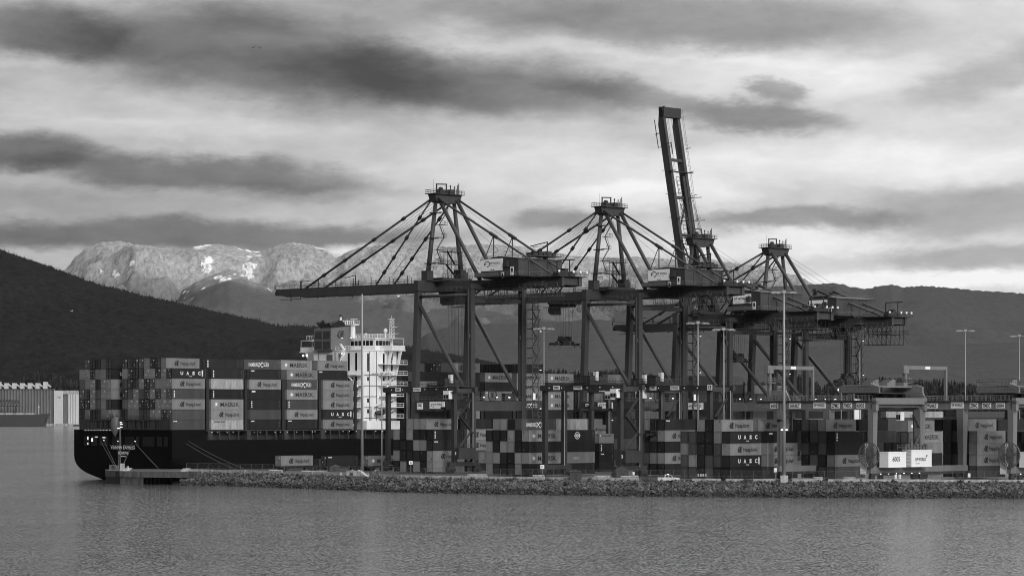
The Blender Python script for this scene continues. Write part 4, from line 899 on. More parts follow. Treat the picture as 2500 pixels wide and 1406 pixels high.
    for i in range(13): b.tube((8.5,yr-2.1,6.8+i*.33),(10.2,yr-2.1,6.8+i*.33),.04,4)
    b.beam((15.5,yr+1,10.7),(18.6,yr+1,15),.7,.1); b.beam((18.6,yr+1,15),(15.5,yr+1,19),.7,.1); b.rail([(15.5,yr+.6,10.7),(18.6,yr+.6,15)],1,1,.04)
    for i in range(8): b.box(9+i*1.2,9.7+i*1.2,yr-1.4,yr-.5,10.7,11.6+(i%3)*.5)
    B(b, 'room_railing', 'crane_steel')
    for i in range(6): B(MB().box(.8+i*3.1,.95+i*3.1,yr-.3,yr-.1,5.0,5.12), 'sill_lamp', 'lamp_glow')
    return r
pale_gantry(1908, 700, 'pale electric gantry numbered 6005 behind the tall pole', '6005')
pale_gantry(2240, 700, 'pale electric gantry numbered 6004 cut by the right edge', '6004')
# ------------------------------------------------------------ poles
def pole(x, Y, ytop, label, r=.28, heads=True, zb=GZ, plinth=False, lamps=False):
    X = PX(x, Y); zt = PZ(ytop, Y)
    o = empty('light_pole', (X, Y, zb), 0, label, 'light pole', 'tall light poles in the yard')
    MB().tube((0,0,0),(0,0,zt-zb),r,10,0,r*.5).build('pole', 'pole_steel', o, smooth=True)
    if heads:
        b = MB(); z = zt-zb; b.tube((-2.6,0,z-.1),(2.6,0,z-.1),.12,5); b.tube((-1.6,1.3,z-.1),(1.6,-1.3,z-.1),.1,5); b.box(-.4,.4,-.4,.4,z-.4,z+.3)
        for dx, dy in ((-2.6,0),(-1.3,0),(1.3,0),(2.6,0),(-1.6,1.3),(1.6,-1.3)): b.box(dx-.4,dx+.4,dy-.3,dy+.3,z-.45,z-.2)
        b.build('lamp_head', 'pole_steel', o)
    if plinth: MB().box(-.9,.9,-.9,.9,-2.0,1.4).build('plinth', 'concrete', o)
    if lamps:
        for dx in (-.55,.55): MB().ball((dx,-.5,PZ(1049,Y)-zb),.3,.3,.2,8,4).build('lamp', 'lamp_soft', o)
    return o
pole(1914, 676, 712, 'thickest tall pole on a concrete plinth by the shore, right of centre', .45, True, GZ, True, True)
pole(884, 752, 718, 'tall slender pole in front of the white deckhouse', .42, False, 2.9)
pole(932, 790, 911, 'shorter floodlight pole standing left of the dark gantry leg', .25)
pole(1328, 800, 801, 'floodlight pole right of the leftmost crane stair tower', .2)
pole(1704, 735, 787, 'floodlight pole crossing the stair tower of the second crane', .28)
pole(1767, 735, 803, 'floodlight pole just left of the raised-boom crane leg', .26)
pole(2099, 905, 858, 'thin pole right of the farthest crane stair tower', .2, False)
pole(2357, 905, 806, 'floodlight pole standing clear against the dark ridge', .26)
pole(2489, 905, 819, 'floodlight pole at the right edge of the view', .26)
# ------------------------------------------------------------ shore, ground, dock
SHORE = [(440,776),(520,768),(700,745),(1000,702),(1300,683),(1600,669),(2000,660),(2500,655),(2900,652)]
def shY(x):
    for (x0,y0),(x1,y1) in zip(SHORE, SHORE[1:]):
        if x <= x1: t = (x-x0)/(x1-x0); return y0+(y1-y0)*t
    return SHORE[-1][1]
top = [(PX(x,y+14), y+14) for x, y in SHORE]
pts = [Q(-16,-2.0)]+[Q(420,-2.0)]+[(900, 1500), (900, 640)]+[(p[0],p[1]) for p in reversed(top)]
b = MB(); b.prism([(p[0],p[1]) for p in pts], 'z', -3, GZ-.35); o = b.build('ground', 'asphalt'); tag(o, kind='structure')
b = MB(); q0 = Q(-18,-2.0); q1 = Q(420,-2.0); n = len(b.v)
b.beam((q0[0],q0[1],1.2),(q1[0],q1[1],1.2),1.4,4.2); tag(b.build('quay_edge', 'concrete_dark'), kind='structure')
# slope below the stones
b = MB(); xs = list(range(420, 2901, 40)); 
for x in xs:
    y = shY(x); b.v += [(PX(x,y+15.5),y+15.5,2.95),(PX(x,y-3),y-3,-1.6)]
for i in range(len(xs)-1): b.f.append((2*i,2*i+1,2*i+3,2*i+2)); b.m.append(0)
tag(b.build('shore_slope', 'rock_wet'), kind='structure')
b = MB(); w = MB()
for i in range(42000):
    x = 440+2420*random.random(); 
    if x < 440: continue
    y = shY(x); t = random.random(); Y = y-2.0+16.5*t; z = -.9+4.0*t+random.uniform(-.15,.3); X = PX(x, Y)
    s = random.uniform(.13,.36) if random.random() < .95 else random.uniform(.36,.7)
    k = w if z < 1.0+.2*math.sin(x*.05)+random.uniform(-.15,.15) else b; n = len(k.v)
    rot = Vector((random.uniform(-1,1),random.uniform(-1,1),random.uniform(-1,1))).normalized(); ang = random.uniform(0,3.1)
    from mathutils import Quaternion
    q = Quaternion(rot, ang); sx, sy, sz = s*random.uniform(.8,1.4), s*random.uniform(.7,1.2), s*random.uniform(.45,.9)
    for c in ((-1,-1,-1),(1,-1,-1),(1,1,-1),(-1,1,-1),(-1,-1,1),(1,-1,1),(1,1,1),(-1,1,1)):
        v = q @ Vector((c[0]*sx*random.uniform(.5,1),c[1]*sy*random.uniform(.5,1),c[2]*sz*random.uniform(.55,1))); k.v.append((X+v.x,Y+v.y,z+v.z))
    k.f += [(n,n+3,n+2,n+1),(n+4,n+5,n+6,n+7),(n,n+1,n+5,n+4),(n+1,n+2,n+6,n+5),(n+2,n+3,n+7,n+6),(n+3,n,n+4,n+7)]; k.m += [0]*6
tag(b.build('riprap', 'rock'), 'band of angular grey boulders lining the shore', 'boulders', None, 'stuff')
tag(w.build('wet_riprap', 'rock_wet'), 'dark wet boulders along the waterline', 'boulders', None, 'stuff')
# barriers
GB = 'low concrete barriers along the shore'
nbar = 0
def barrier(x0, x1, hh, label, dY=15.2):
    Y0, Y1 = shY(x0)+dY, shY(x1)+dY
    b = MB(); p = Vector((PX(x0,Y0),Y0,3.0)); q = Vector((PX(x1,Y1),Y1,3.0)); m = (p+q)/2; q = q-(q-p)*.01
    b.beam(p-m+Vector((0,0,hh/2)), q-m+Vector((0,0,hh/2)), .6, hh, 0); 
    o = b.build('concrete_barrier', 'concrete', loc=tuple(m)); tag(o, label, 'barrier', GB)
segs = [(462,520),(522,600),(602,690),(700,765),(766,833),(980,1030),(1034,1075),(1078,1130),(1134,1190),(1194,1250),(1252,1330),(1334,1420),(1424,1500),(1504,1560),(1690,1760),(1772,1815),(1840,1893),(1935,1990),(2022,2100),(2104,2180),(2184,2260),(2264,2350),(2354,2430),(2434,2520)]
for i, (x0, x1) in enumerate(segs):
    where = 'near the dock' if x1 < 700 else 'left of the slender pole' if x1 < 860 else 'below the leftmost yard block' if x1 < 1200 else 'below the centre gantry' if x1 < 1570 else 'left of the thick pole' if x1 < 1900 else 'below the pale gantries'
    gi = [s for s in segs if (s[1] < 700) == (x1 < 700) and (s[1] < 860) == (x1 < 860) and (s[1] < 1200) == (x1 < 1200) and (s[1] < 1570) == (x1 < 1570) and (s[1] < 1900) == (x1 < 1900)].index((x0,x1))+1
    barrier(x0, x1, 1.15 if x1 < 840 else .95, f'{ONUM[gi]} concrete barrier from the left among those {where}')
# chain fence
fx = [(455,880,'left stretch of wire fence beside the dock and quay'),(935,1560,'middle stretch of wire fence below the container blocks'),(1560,1895,'wire fence stretch behind the white pickup'),(1935,2560,'right stretch of wire fence below the pale gantries')]
for x0, x1, lab in fx:
    p = MB(); wv = MB(); n = int((x1-x0)/26); prev = None
    for i in range(n+1):
        x = x0+(x1-x0)*i/n; Y = shY(x)+16.8; c = Vector((PX(x,Y),Y,2.95)); p.tube(c, c+Vector((0,0,2.9)), .045, 5)
        if prev is not None:
            for z in (.1,1.5,2.85): (p if z > 2 else wv).tube(prev+Vector((0,0,z)), c+Vector((0,0,z)), .025, 4)
            for k in range(9):
                a = prev.lerp(c,k/9); a2 = prev.lerp(c,(k+1)/9); wv.tube(a+Vector((0,0,.1)), a2+Vector((0,0,2.8)), .008, 3); wv.tube(a+Vector((0,0,2.8)), a2+Vector((0,0,.1)), .008, 3)
        prev = c
    f = p.build('wire_fence', 'crane_steel'); tag(f, lab, 'fence', 'wire fences along the shore'); wv.build('wire_mesh', 'crane_steel', f)
# dock at the ship's stern
def dp(x, Y): return (PX(x,Y), Y)
b = MB(); b.prism([dp(257,812),dp(257,800),dp(292,789),dp(480,780),dp(520,800),dp(430,830)], 'z', 1.9, 3.6)
dock = b.build('mooring_dock', 'dock_concrete'); tag(dock, 'weathered concrete mooring dock below the ship stern', 'dock')
b = MB(); b.prism([dp(258,811),dp(258,800.3),dp(292,789.3),dp(292,800)], 'z', -1.5, 1.9); b.prism([dp(258,811),dp(258,799.9),dp(292,788.9),dp(292,800)], 'z', 1.9, 3.5); b.build('end_caisson', 'plain_black', dock)  # seaward end of the dock in plain black
b = MB(); b.prism([dp(293,789.5),dp(350,786.5),dp(350,800),dp(293,800)], 'z', -.3, 1.9); b.build('caisson', 'dock_concrete', dock)
b = MB()
for i in range(12): b.tube((PX(358+i*10,792),792,-2),(PX(358+i*10,792),792,1.9),.3,8)
b.prism([dp(352,800),dp(352,795),dp(480,792),dp(500,800)], 'z', -2, 1.9); b.build('piling', 'concrete_dark', dock)
b = MB(); b.rail([(PX(267,800),800,3.6),(PX(293,792),792,3.6)],1.4,1,.06); b.build('railing', 'pole_steel', dock)
MB().box(PX(294,793),PX(304,793),792.5,793.5,3.6,5.6).build('switch_cabinet', 'concrete', dock)
b = MB(); Y = 791; X = PX(312,Y); b.tube((X,Y,3.6),(X,Y,4.9),.33,8); b.box(X-.5,X+.5,Y-.4,Y+.4,3.6,4.0); b.build('bollard', 'concrete', dock)
for xx in (300, 441):
    b = MB(); Y = 789 if xx < 400 else 783; X = PX(xx,Y)
    for i in range(6): b.beam((X+i*.34,Y,3.6),(X+.9+i*.34,Y,4.5-.0*i),.16,.1)
    b.build('hazard_stripe', 'white_label', dock)
pl = empty('dock_light_mast', (PX(293,790),790,3.6), 0, 'thin light mast on the dock in front of the ship name', 'mast')
zt = PZ(1031,790)-3.6; MB().tube((0,0,0),(0,0,zt),.1,6).build('pole', 'pole_steel', pl)
for dx, dz in ((.25,0),(.4,-.5),(-.4,-1.6),(.35,-1.3)): MB().box(dx-.3,dx+.3,-.15,.15,zt+dz-.1,zt+dz+.15).build('lamp_head', 'lamp_soft', pl)
# mooring lines
def line(p, q, sag, label, r=.045):
    p, q = Vector(p), Vector(q); pts = [p.lerp(q,t/10)-Vector((0,0,sag*4*(t/10)*(1-t/10))) for t in range(11)]
    o = MB().path(pts, r, 5).build('mooring_line', 'rope'); tag(o, label, 'rope', 'mooring lines of the ship')
def tr(c, z): x, y = Q(-.3, c); return (x, y, z)
dk = (PX(285,793),793,3.9)
line(tr(32.0,11.0), dk, .1, 'leftmost mooring line from the stern to the dock end')
line(tr(30.6,11.2), (dk[0]+.3,dk[1],dk[2]), .1, 'mooring line just right of the leftmost one')
line(tr(24.3,10.9), (dk[0]+.5,dk[1],dk[2]), .1, 'near vertical mooring line beside the light mast')
line(tr(17.6,11.0), (PX(301,792),792,5.3), .1, 'mooring line slanting left to the dock cabinet')
line(tr(16.2,10.8), (PX(391,790),790,3.8), .1, 'mooring line slanting right to the middle of the dock')
x, y = Q(6,-.1); line((x,y,11.5), (PX(625,770),770,3.4), .6, 'upper long mooring line from the ship side to the quay')
x, y = Q(5,-.1); line((x,y,10.9), (PX(600,770),770,3.4), .6, 'lower long mooring line from the ship side to the quay')
# ------------------------------------------------------------ trucks and small things ashore
def truck(xl, Y, t, d, label, L=CL):
    X = PX(xl,Y); z = GZ-.3
    r = empty('container_truck', (X,Y,z), ANG, label, 'truck', 'container trucks on the quay road')
    MB().box(0,L+.3,.3,2.1,1.0,1.4).build('trailer', 'crane_dark', r)
    b = MB()
    for x in (1.2,2.5,L+1.2,L-1.2,L+3.9):
        for y in (.1,2.0): b.tube((x,y,.52),(x,y+.35,.52),.52,12)
    b.build('wheel', 'tyre', r)
    c = MB().box(L+2.4,L+4.6,.1,2.35,.8,3.2).box(L-.5,L+4.4,.5,1.9,.6,1.0); c = c.build('cab', 'gantry_dark', r)
    MB().box(L+4.6,L+4.66,.3,2.1,2.0,3.0).box(L+3.1,L+4.4,.04,.1,2.0,2.9).build('window', 'glass_dark', c)
    x, y = X, Y
    container(t, x, y, z+1.42, label.replace('truck', 'container on a truck').replace('carrying a', 'marked as'), 'containers on trucks', d, 1, L)
    return r
def truck2(xl, Y, t, d, tl, cl):
    truck(xl, Y, t, d, tl); COL.objects[-1] if False else None
    bpy.data.objects[LASTC()].__setitem__('label', cl)
def LASTC():
    c = [o.name for o in COL.objects if o.name.startswith('container') and o.get('group') == 'containers on trucks']; return c[-1]
truck2(686, 812, 'L', 'HL', 'truck under the light container on the quay road', 'light container with dark lettering on a truck below the hull')
truck2(798, 812, 'D', 'T2', 'truck under the dark container on the quay road', 'dark container on a truck left of the slender pole')
truck2(899, 812, 'L', 'MK', 'truck behind the slender pole carrying a star-marked container', 'light container with white star on a truck behind the slender pole')
# white pickup
Y = 686; r = empty('pickup_truck', (PX(1606,Y), Y, 2.9), R(3), 'white pickup truck parked by the shore behind the barrier', 'pickup')
b = MB(); b.prism([(0,.55),(5.2,.5),(5.25,1.0),(4.9,1.12),(3.75,1.2),(3.15,1.85),(2.95,1.9),(1.75,1.9),(1.65,1.2),(0,1.2)], 'y', 0, 1.85); b = b.build('body', 'truck_white', r)
MB().prism([(1.85,1.25),(2.55,1.25),(2.55,1.78),(1.95,1.78)], 'y', -.03, 0).build('window', 'glass_dark', r); MB().prism([(2.68,1.25),(3.5,1.25),(3.05,1.78),(2.68,1.78)], 'y', -.03, 0).build('window', 'glass_dark', r)
for x in (.95, 4.25): MB().tube((x,-.05,.4),(x,.25,.4),.4,14).build('wheel', 'tyre', r)
MB().box(2.3,2.7,.7,1.2,1.9,2.02).build('roof_lamp', 'lamp_soft', r)
# hut and kit
def hut(x0, x1, yt, Y, m, name, label, cat, d=3.0, roof=.5):
    X0, X1 = PX(x0,Y), PX(x1,Y); zt = PZ(yt,Y)
    o = MB().box(X0,X1,Y,Y+d,2.9,zt).build(name, m); tag(o, label, cat)
    MB().prism([(X0-.2,zt),(X1+.2,zt),((X0+X1)/2,zt+roof)], 'y', Y-.2, Y+d+.2).build('roof', m, o)
    MB().box((X0+X1)/2-.4,(X0+X1)/2+.4,Y-.05,Y,2.95,min(zt-.3,4.9)).build('door', 'crane_dark', o); return o
hut(1391, 1420, 1152, 692, 'gantry_dark', 'site_hut', 'small dark hut with low pitched roof near the shore', 'hut')
hut(805, 828, 1139, 757, 'concrete_dark', 'pump_shed', 'small shed behind barriers left of the slender pole', 'shed')
hut(1505, 1535, 1148, 700, 'gantry_dark', 'storage_tent', 'low tent-roofed store right of the dark hut', 'store', roof=1.0)
hut(846, 870, 1150, 754, 'concrete', 'equipment_shed', 'pale low shed just left of the slender pole base', 'shed', roof=.3)
def slabs(x, Y, label, tilt):
    o = empty('concrete_ramp', (PX(x,Y),Y,2.8), R(tilt), label, 'ramp', 'tilted concrete slabs')
    MB().prism([(0,0),(3.2,0),(3.2,1.9)], 'y', 0, 1.5).build('slab', 'concrete', o)
slabs(888, 752, 'tilted concrete slab right of the slender pole, left one', 0); slabs(905, 748, 'tilted concrete slab right of the slender pole, right one', 150)
def board(x, y, Y, tx, w, h, label, dark=False):
    X, Z = PX(x,Y), PZ(y,Y); o = empty('ground_sign', (X,Y,2.9), 0, label, 'sign', 'marker signs by the fence')
    MB().tube((0,.1,0),(0,.1,Z-2.9),.05,5).build('post', 'pole_steel', o)
    bd = MB().box(-w/2,w/2,-.05,.05,Z-2.9-h/2,Z-2.9+h/2).build('sign_board', 'concrete_dark' if dark else 'sign_white', o)
    if tx: text(tx, w*.55, h*.6, 'side', 'door_metal' if dark else 'black_ink', bd, (-w*.27,-.07,Z-2.9-h*.3), .03)
board(1003,1129,722,'A',.95,.85,'small white marker board with letter A by the fence')
board(1324,1139,700,'C',.95,.95,'small white marker board with letter C by the fence')
board(913,1156,752,'5',2.4,1.4,'dark board with a white figure five right of the slender pole', True)
board(1893,1147,684,'',.7,1.0,'blank white board left of the thick pole')
board(2187,1163,680,'',.55,.95,'narrow white notice below the pale gantry cabins, left of two')
board(2197,1163,680,'',.6,1.0,'narrow white notice below the pale gantry cabins, right of two')
board(2366,1160,676,'',.6,1.0,'narrow white notice on the fence near right edge')
board(1547,1155,694,'',.5,.8,'small white notice on the fence by the low tent')
b = MB()
for k in range(4): b.box(PX(1703+6*k,690),PX(1707+6*k,690),690,690.1,PZ(1163,690),PZ(1156,690))
tag(b.build('notice_board', 'concrete'), 'grey double notice board on the fence below the second tall block', 'notice board')
# pipe racks, skips and crates on the quay side road
random.seed(3)
def clutter(n, x0, x1, base, label):
    for i in range(n): pass
items = [(655,690,'long grey pipe bundle behind the left barriers'),(735,800,'low flatbed trailer lying behind the left barriers'),(1140,1190,'row of pale beams stacked behind the fence'),(1300,1330,'small pale skip behind the fence'),(1450,1490,'pale flatbed load right of the dark hut'),(1515,1560,'pale timber load near the low tent'),(2060,2090,'low pale crate below the left pale gantry'),(1985,2010,'low grey crate just right of the thick pole')]
for x0, x1, lab in items:
    Y = shY(x0)+21; X0, X1 = PX(x0,Y), PX(x1,Y); b = MB()
    b.box(0,X1-X0,0,1.6,.7,1.0)
    for k in range(4): b.tube((.1,.2+k*.4,1.15),(X1-X0-.1,.2+k*.4,1.15),.17,8)
    for xx in (.6, X1-X0-.6): b.tube((xx,-.05,.4),(xx,.25,.4),.4,10); b.box(xx-.2,xx+.2,.2,1.5,.3,.7)
    tag(b.build('flatbed_load', 'concrete', loc=(X0,Y,2.95)), lab, 'load', 'loads parked behind the shore fence')
# shrubs along the bank
for i, (x, s) in enumerate(((1590,2.6),(1575,1.8),(1815,1.6),(960,1.3),(1045,1.2),(2045,1.4),(2430,1.7),(2340,1.2),(1250,1.1))):
    Y = shY(x)+13.6; b = MB()
    for k in range(int(500)):
        d = Vector((random.gauss(0,.5),random.gauss(0,.35),abs(random.gauss(.35,.35))))*s; n = len(b.v); e = random.uniform(.08,.17)
        for q in range(3): b.v.append((d.x+random.uniform(-e,e),d.y+random.uniform(-e,e),d.z+random.uniform(-e,e)))
        b.f.append((n,n+1,n+2)); b.m.append(0)
    for k in range(14): a = random.uniform(0,6.3); b.tube((0,0,0),(math.cos(a)*s*.5,math.sin(a)*s*.4,s*random.uniform(.5,1.1)),.02,3)
    w = ('beside the white pickup, larger','beside the white pickup, smaller','left of the thick pole','near the slender pole','below the leftmost yard block','right of the thick pole','near the right edge, larger','near the right edge, smaller','below the block left of centre')[i]
    tag(b.build('shrub', 'shrub', loc=(PX(x,Y),Y,2.5)), f'dark scrubby bush on the bank {w}', 'bush', 'bushes on the bank')
# yard clutter beyond the right blocks
for i, (x0, x1, y0, y1, m) in enumerate(((2165,2300,1004,1019,'sign_white'),(2350,2450,1004,1020,'gantry_dark'))):
    Y = 880; o = MB().box(PX(x0,Y),PX(x1,Y),Y,Y+12,GZ-.35,PZ(y1,Y)).build('warehouse', 'gantry_dark'); tag(o, ('long pale shed behind the pale gantries','long dark shed near the right edge')[i], 'shed')
    MB().box(PX(x0,Y)-.3,PX(x1,Y)+.3,Y-.3,Y+12.3,PZ(y1,Y),PZ(y0,Y)).build('roof', ('concrete','gantry_dark')[i], o)
for i, (x, y, Y) in enumerate(((2098,1000,960),(2098,1003,960))):
    pass
lt = empty('floodlight_cluster', (PX(2054,960),960,GZ), 0, 'bright floodlights near the foot of the farthest crane', 'lights')
MB().tube((0,0,0),(0,0,PZ(952,960)-GZ),.15,6).build('post', 'pole_steel', lt)
for dx in (-.9,.2,1.2): MB().ball((dx,-.2,PZ(951,960)-GZ),.42,n=8,k=5).build('lamp', 'lamp_glow', lt)
tk = hut(2086, 2101, 948, 955, 'sign_white', 'control_cabin', 'small white cabin by the farthest crane foot', 'cabin', 3, .4)
# ------------------------------------------------------------ birds
for x, y, w in ((617,117,'left'),(632,118,'right')):
    Y = 900; b = MB(); b.ball((0,0,0),.45,.16,.14,8,5)
    for s in (-1,1): b.v += [(-.1,0,.05),(.25,0,.05),(.1,s*1.1,.38),(-.15,s*1.0,.36)]; n = len(b.v)-4; b.f.append((n,n+1,n+2,n+3)); b.m.append(0)
    tag(b.build('bird', 'feather', loc=(PX(x,Y),Y,PZ(y,Y)), rz=R(60)), f'{w} of two small dark birds flying high in the clouds', 'bird', 'birds')
# ------------------------------------------------------------ far shore on the left: silos, bulk carrier
FY = 4500; k = FY/FP
X0 = lambda x: PX(x, FY)
gb = empty('grain_silos', (X0(65),FY,0), 0, 'long row of grey concrete grain silos on the far shore', 'silos')
b = MB(); 
for i in range(22): cx = (-30+i*7.3-65)*k; b.tube((cx,0,1),(cx,0,PZ(951,FY)),2.6,14)
b.box((-40-65)*k,(131-65)*k,1.5,16,1,PZ(951,FY)); b.build('silo', 'silo_grey', gb)
MB().box((-40-65)*k,(131-65)*k,-3.2,17,PZ(951,FY),PZ(949,FY)).build('roof', 'concrete_dark', gb)
for i in range(7): 
    cx = (-8+i*19-65)*k; h = MB().box(cx,cx+9.5*k,-2,8,PZ(949,FY),PZ(932 if i in (0,6) else 935,FY)); o = h.build('headhouse', 'silo_white', gb)
    MB().beam((cx+9*k,2,PZ(938,FY)),(cx+18*k,2,PZ(944,FY)),3,2.2).build('conveyor', 'silo_white', gb)
ws = empty('white_silos', (X0(160),FY-5,0), 0, 'tall white silos beside the ship stern on the far shore', 'silos')
MB().box((133-160)*k,(155-160)*k,0,18,1,PZ(954,FY)).build('tower', 'silo_white', ws)
b = MB()
for i in range(4): cx = (169+i*6-160)*k; b.tube((cx,2,1),(cx,2,PZ(962,FY)),2.0,12)
b.box((168-160)*k,(190-160)*k,3,18,1,PZ(962,FY)); b.build('silo', 'silo_white', ws)
MB().box((156-160)*k,(168-160)*k,4,17,1,PZ(960,FY)).build('stair_block', 'silo_grey', ws)
MB().box((133-160)*k,(190-160)*k,1,16,PZ(962,FY)+.1,PZ(953,FY)).box(-40*k,-10*k,.5,1,1,2).build('gallery', 'concrete', ws)
text('Cargill', 9*k, 3, 'side', 'grey_ink', ws, ((140-160)*k,-.1,PZ(972,FY)), .02)
bc = empty('bulk_carrier', (X0(40),FY-70,0), 0, 'dark low bulk carrier moored under the grey silos', 'ship'); k2 = (FY-70)/FP
Z = lambda y: PZ(y, FY-70)
b = MB(); b.prism([(-130*k2,Z(1040)),(85*k2,Z(1040)),(85*k2,Z(1031)),(95*k2,Z(1009)),(60*k2,Z(1012)),(-130*k2,Z(1012))], 'y', 0, 28); b.build('hull', 'ship_grey', bc)
b = MB()
for i in range(6): b.box((-80+i*24)*k2,(-62+i*24)*k2,4,24,Z(1012),Z(1008))
b.build('hatch', 'concrete', bc); MB().tube((70*k2,14,Z(1012)),(70*k2,14,Z(988)),.5,6).box(68*k2,72*k2,13,15,Z(994),Z(992)).build('mast', 'silo_white', bc)
lo = empty('ship_loader', (X0(20),FY-40,0), 0, 'dark lattice ship loader boom in front of the grey silos', 'loader'); b = MB()
for z in (978, 991): b.beam((-60*k,0,PZ(z,FY)),(38*k,0,PZ(z,FY)),1.3)
for i in range(14): x = (-60+i*7)*k; b.beam((x,0,PZ(991,FY)),(x+3.5*k,0,PZ(978,FY)),.8); b.beam((x+3.5*k,0,PZ(978,FY)),(x+7*k,0,PZ(991,FY)),.8)
b.beam((10*k,0,PZ(991,FY)),(10*k,0,PZ(1012,FY)),2); b.beam((28*k,0,PZ(991,FY)),(28*k,0,PZ(1012,FY)),1.5); b.beam((-55*k,0,PZ(972,FY)),(30*k,0,PZ(978,FY)),.8); b.build('truss', 'crane_dark', lo)
b = MB(); b.box(X0(-1000),X0(240),FY-30,FY+260,-2,3.0); b.box(X0(240),X0(3200),FY+400,FY+700,-2,3.0); tag(b.build('far_shore', 'asphalt'), kind='structure')
b = MB(); b.box(X0(-60),X0(185),FY-30.5,FY-30,-1,4.2); 
for i in range(26): b.tube((X0(-40+i*9),FY-32,-2),(X0(-40+i*9),FY-32,4.0),1.0,6)
tag(b.build('far_wharf', 'concrete'), 'pale piled wharf under the far silos', 'wharf')
# ------------------------------------------------------------ mountains
def interp(P, x):
    if x <= P[0][0]: return P[0][1]
    for (x0,y0),(x1,y1) in zip(P, P[1:]):
        if x <= x1: t = (x-x0)/(x1-x0); t2 = t*t*(3-2*t); t = .5*t+.5*t2; return y0+(y1-y0)*t
    return P[-1][1]
def forest_mat(name, lo, hi, snow, zs0, zs1, rocks, Yr, fine, rockv=.6):
    m = bpy.data.materials.new(name); m.use_nodes = True; nt = m.node_tree; L = nt.links; b = nt.nodes['Principled BSDF']; b.inputs['Roughness'].default_value = .95; b.inputs['Specular IOR Level'].default_value = 0
    g = nd(nt, 'ShaderNodeNewGeometry'); sx = nd(nt, 'ShaderNodeSeparateXYZ'); L.new(g.outputs['Position'], sx.inputs[0])
    def nz(scx, scz, det=4.0, rough=.6, src=None):
        mp = nd(nt, 'ShaderNodeMapping'); mp.inputs['Scale'].default_value = (scx, scx*.35, scz); L.new(g.outputs['Position'], mp.inputs[0])
        n = nd(nt, 'ShaderNodeTexNoise', i_Scale=1.0, i_Detail=det, i_Roughness=rough); L.new(mp.outputs[0], n.inputs['Vector']); return n.outputs['Fac']
    def mr(src, a, c, d, e, sm=False):
        q = nd(nt, 'ShaderNodeMapRange'); 
        if sm: q.interpolation_type = 'SMOOTHSTEP'
        for nm, v in (('From Min',a),('From Max',c),('To Min',d),('To Max',e)): q.inputs[nm].default_value = v
        L.new(src, q.inputs['Value']); return q.outputs[0]
    def mt(op, a, c):
        q = nd(nt, 'ShaderNodeMath', operation=op)
        for i, v in enumerate((a, c)):
            if isinstance(v, (int, float)): q.inputs[i].default_value = v
            else: L.new(v, q.inputs[i])
        return q.outputs[0]
    tree = mr(nz(fine, fine*.4, 3.0, .8), .36, .62, 0, 1); big = mr(nz(.0025, .0035), .3, .7, 0, 1)
    f = mt('ADD', mt('MULTIPLY', tree, .7), mt('MULTIPLY', big, .3))
    dark = mr(f, 0, 1, lo, hi)
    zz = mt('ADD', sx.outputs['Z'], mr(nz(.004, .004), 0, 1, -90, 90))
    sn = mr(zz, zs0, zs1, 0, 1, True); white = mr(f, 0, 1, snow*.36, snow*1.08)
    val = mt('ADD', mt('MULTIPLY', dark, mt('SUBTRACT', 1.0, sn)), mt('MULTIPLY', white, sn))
    rn = mr(nz(.02, .016, 6.0, .75), .50, .56, 0, 1)
    msum = None
    for (rx, ry, rrx, rry) in rocks:
        cx = PX(rx, Yr); cz = PZ(ry, Yr); wx = rrx/FP*Yr; wz = rry/FP*Yr
        dx = mt('DIVIDE', mt('SUBTRACT', sx.outputs['X'], cx), wx); dz = mt('DIVIDE', mt('SUBTRACT', sx.outputs['Z'], cz), wz)
        d = mt('ADD', mt('MULTIPLY', dx, dx), mt('MULTIPLY', dz, dz)); e = mr(d, .2, 1.1, 1, 0); msum = e if msum is None else mt('MAXIMUM', msum, e)
    if msum is not None:
        k = mr(mt('ADD', mt('MULTIPLY', msum, .5), mt('MULTIPLY', rn, .5)), .58, .74, 0, 1)
        val = mt('ADD', mt('MULTIPLY', val, mt('SUBTRACT', 1.0, k)), mt('MULTIPLY', k, rockv))
    cc = nd(nt, 'ShaderNodeCombineColor')
    for i in range(3): L.new(val, cc.inputs[i])
    L.new(cc.outputs[0], b.inputs['Base Color']); MATS[name] = m
def mountain(name, label, prof, Yr, depth, m, x0, x1, step, rough, jag, seed, rows=36, power=.85):
    b = MB(); xs = []; x = x0
    while x <= x1: xs.append(x); x += step
    nr = rows
    for x in xs:
        Xr = PX(x, Yr); zr = PZ(interp(prof, x), Yr); jg = noise.noise(Vector((x*.9,seed,0)))*jag+abs(noise.noise(Vector((x*.37,seed+3,0))))*jag
        for j in range(nr+1):
            t = j/nr; Y = Yr-depth*(1-t); base = t**power; Xj = PX(x, Y*.55+Yr*.45) if False else PX(x, Y); q = Vector((Xj*.0011, Y*.0009, seed))
            n = (1-abs(noise.noise(q))*2)*.6+noise.noise(q*3.1)*.45+noise.noise(q*8)*.2+noise.noise(q*22)*.08
            z = -20+(zr+20)*base+n*rough*math.sin(math.pi*min(1,t))*1.0*(1-.35*t)
            lim = HC+(zr-HC)*Y/Yr if t > .3 else 1e9
            z = min(z, lim-2*(1-t)*10) if t < 1 else zr
            z += jg*max(0, t-.9)*10
            b.v.append((Xj, Y, z))
        b.v.append((PX(x, Yr+depth*.5), Yr+depth*.5, zr*.4))
    w = nr+2
    for i in range(len(xs)-1):
        for j in range(w-1): a = i*w+j; b.f.append((a,a+w,a+w+1,a+1)); b.m.append(0)
    o = b.build(name, m, smooth=True); tag(o, label, None, None, 'structure'); return o
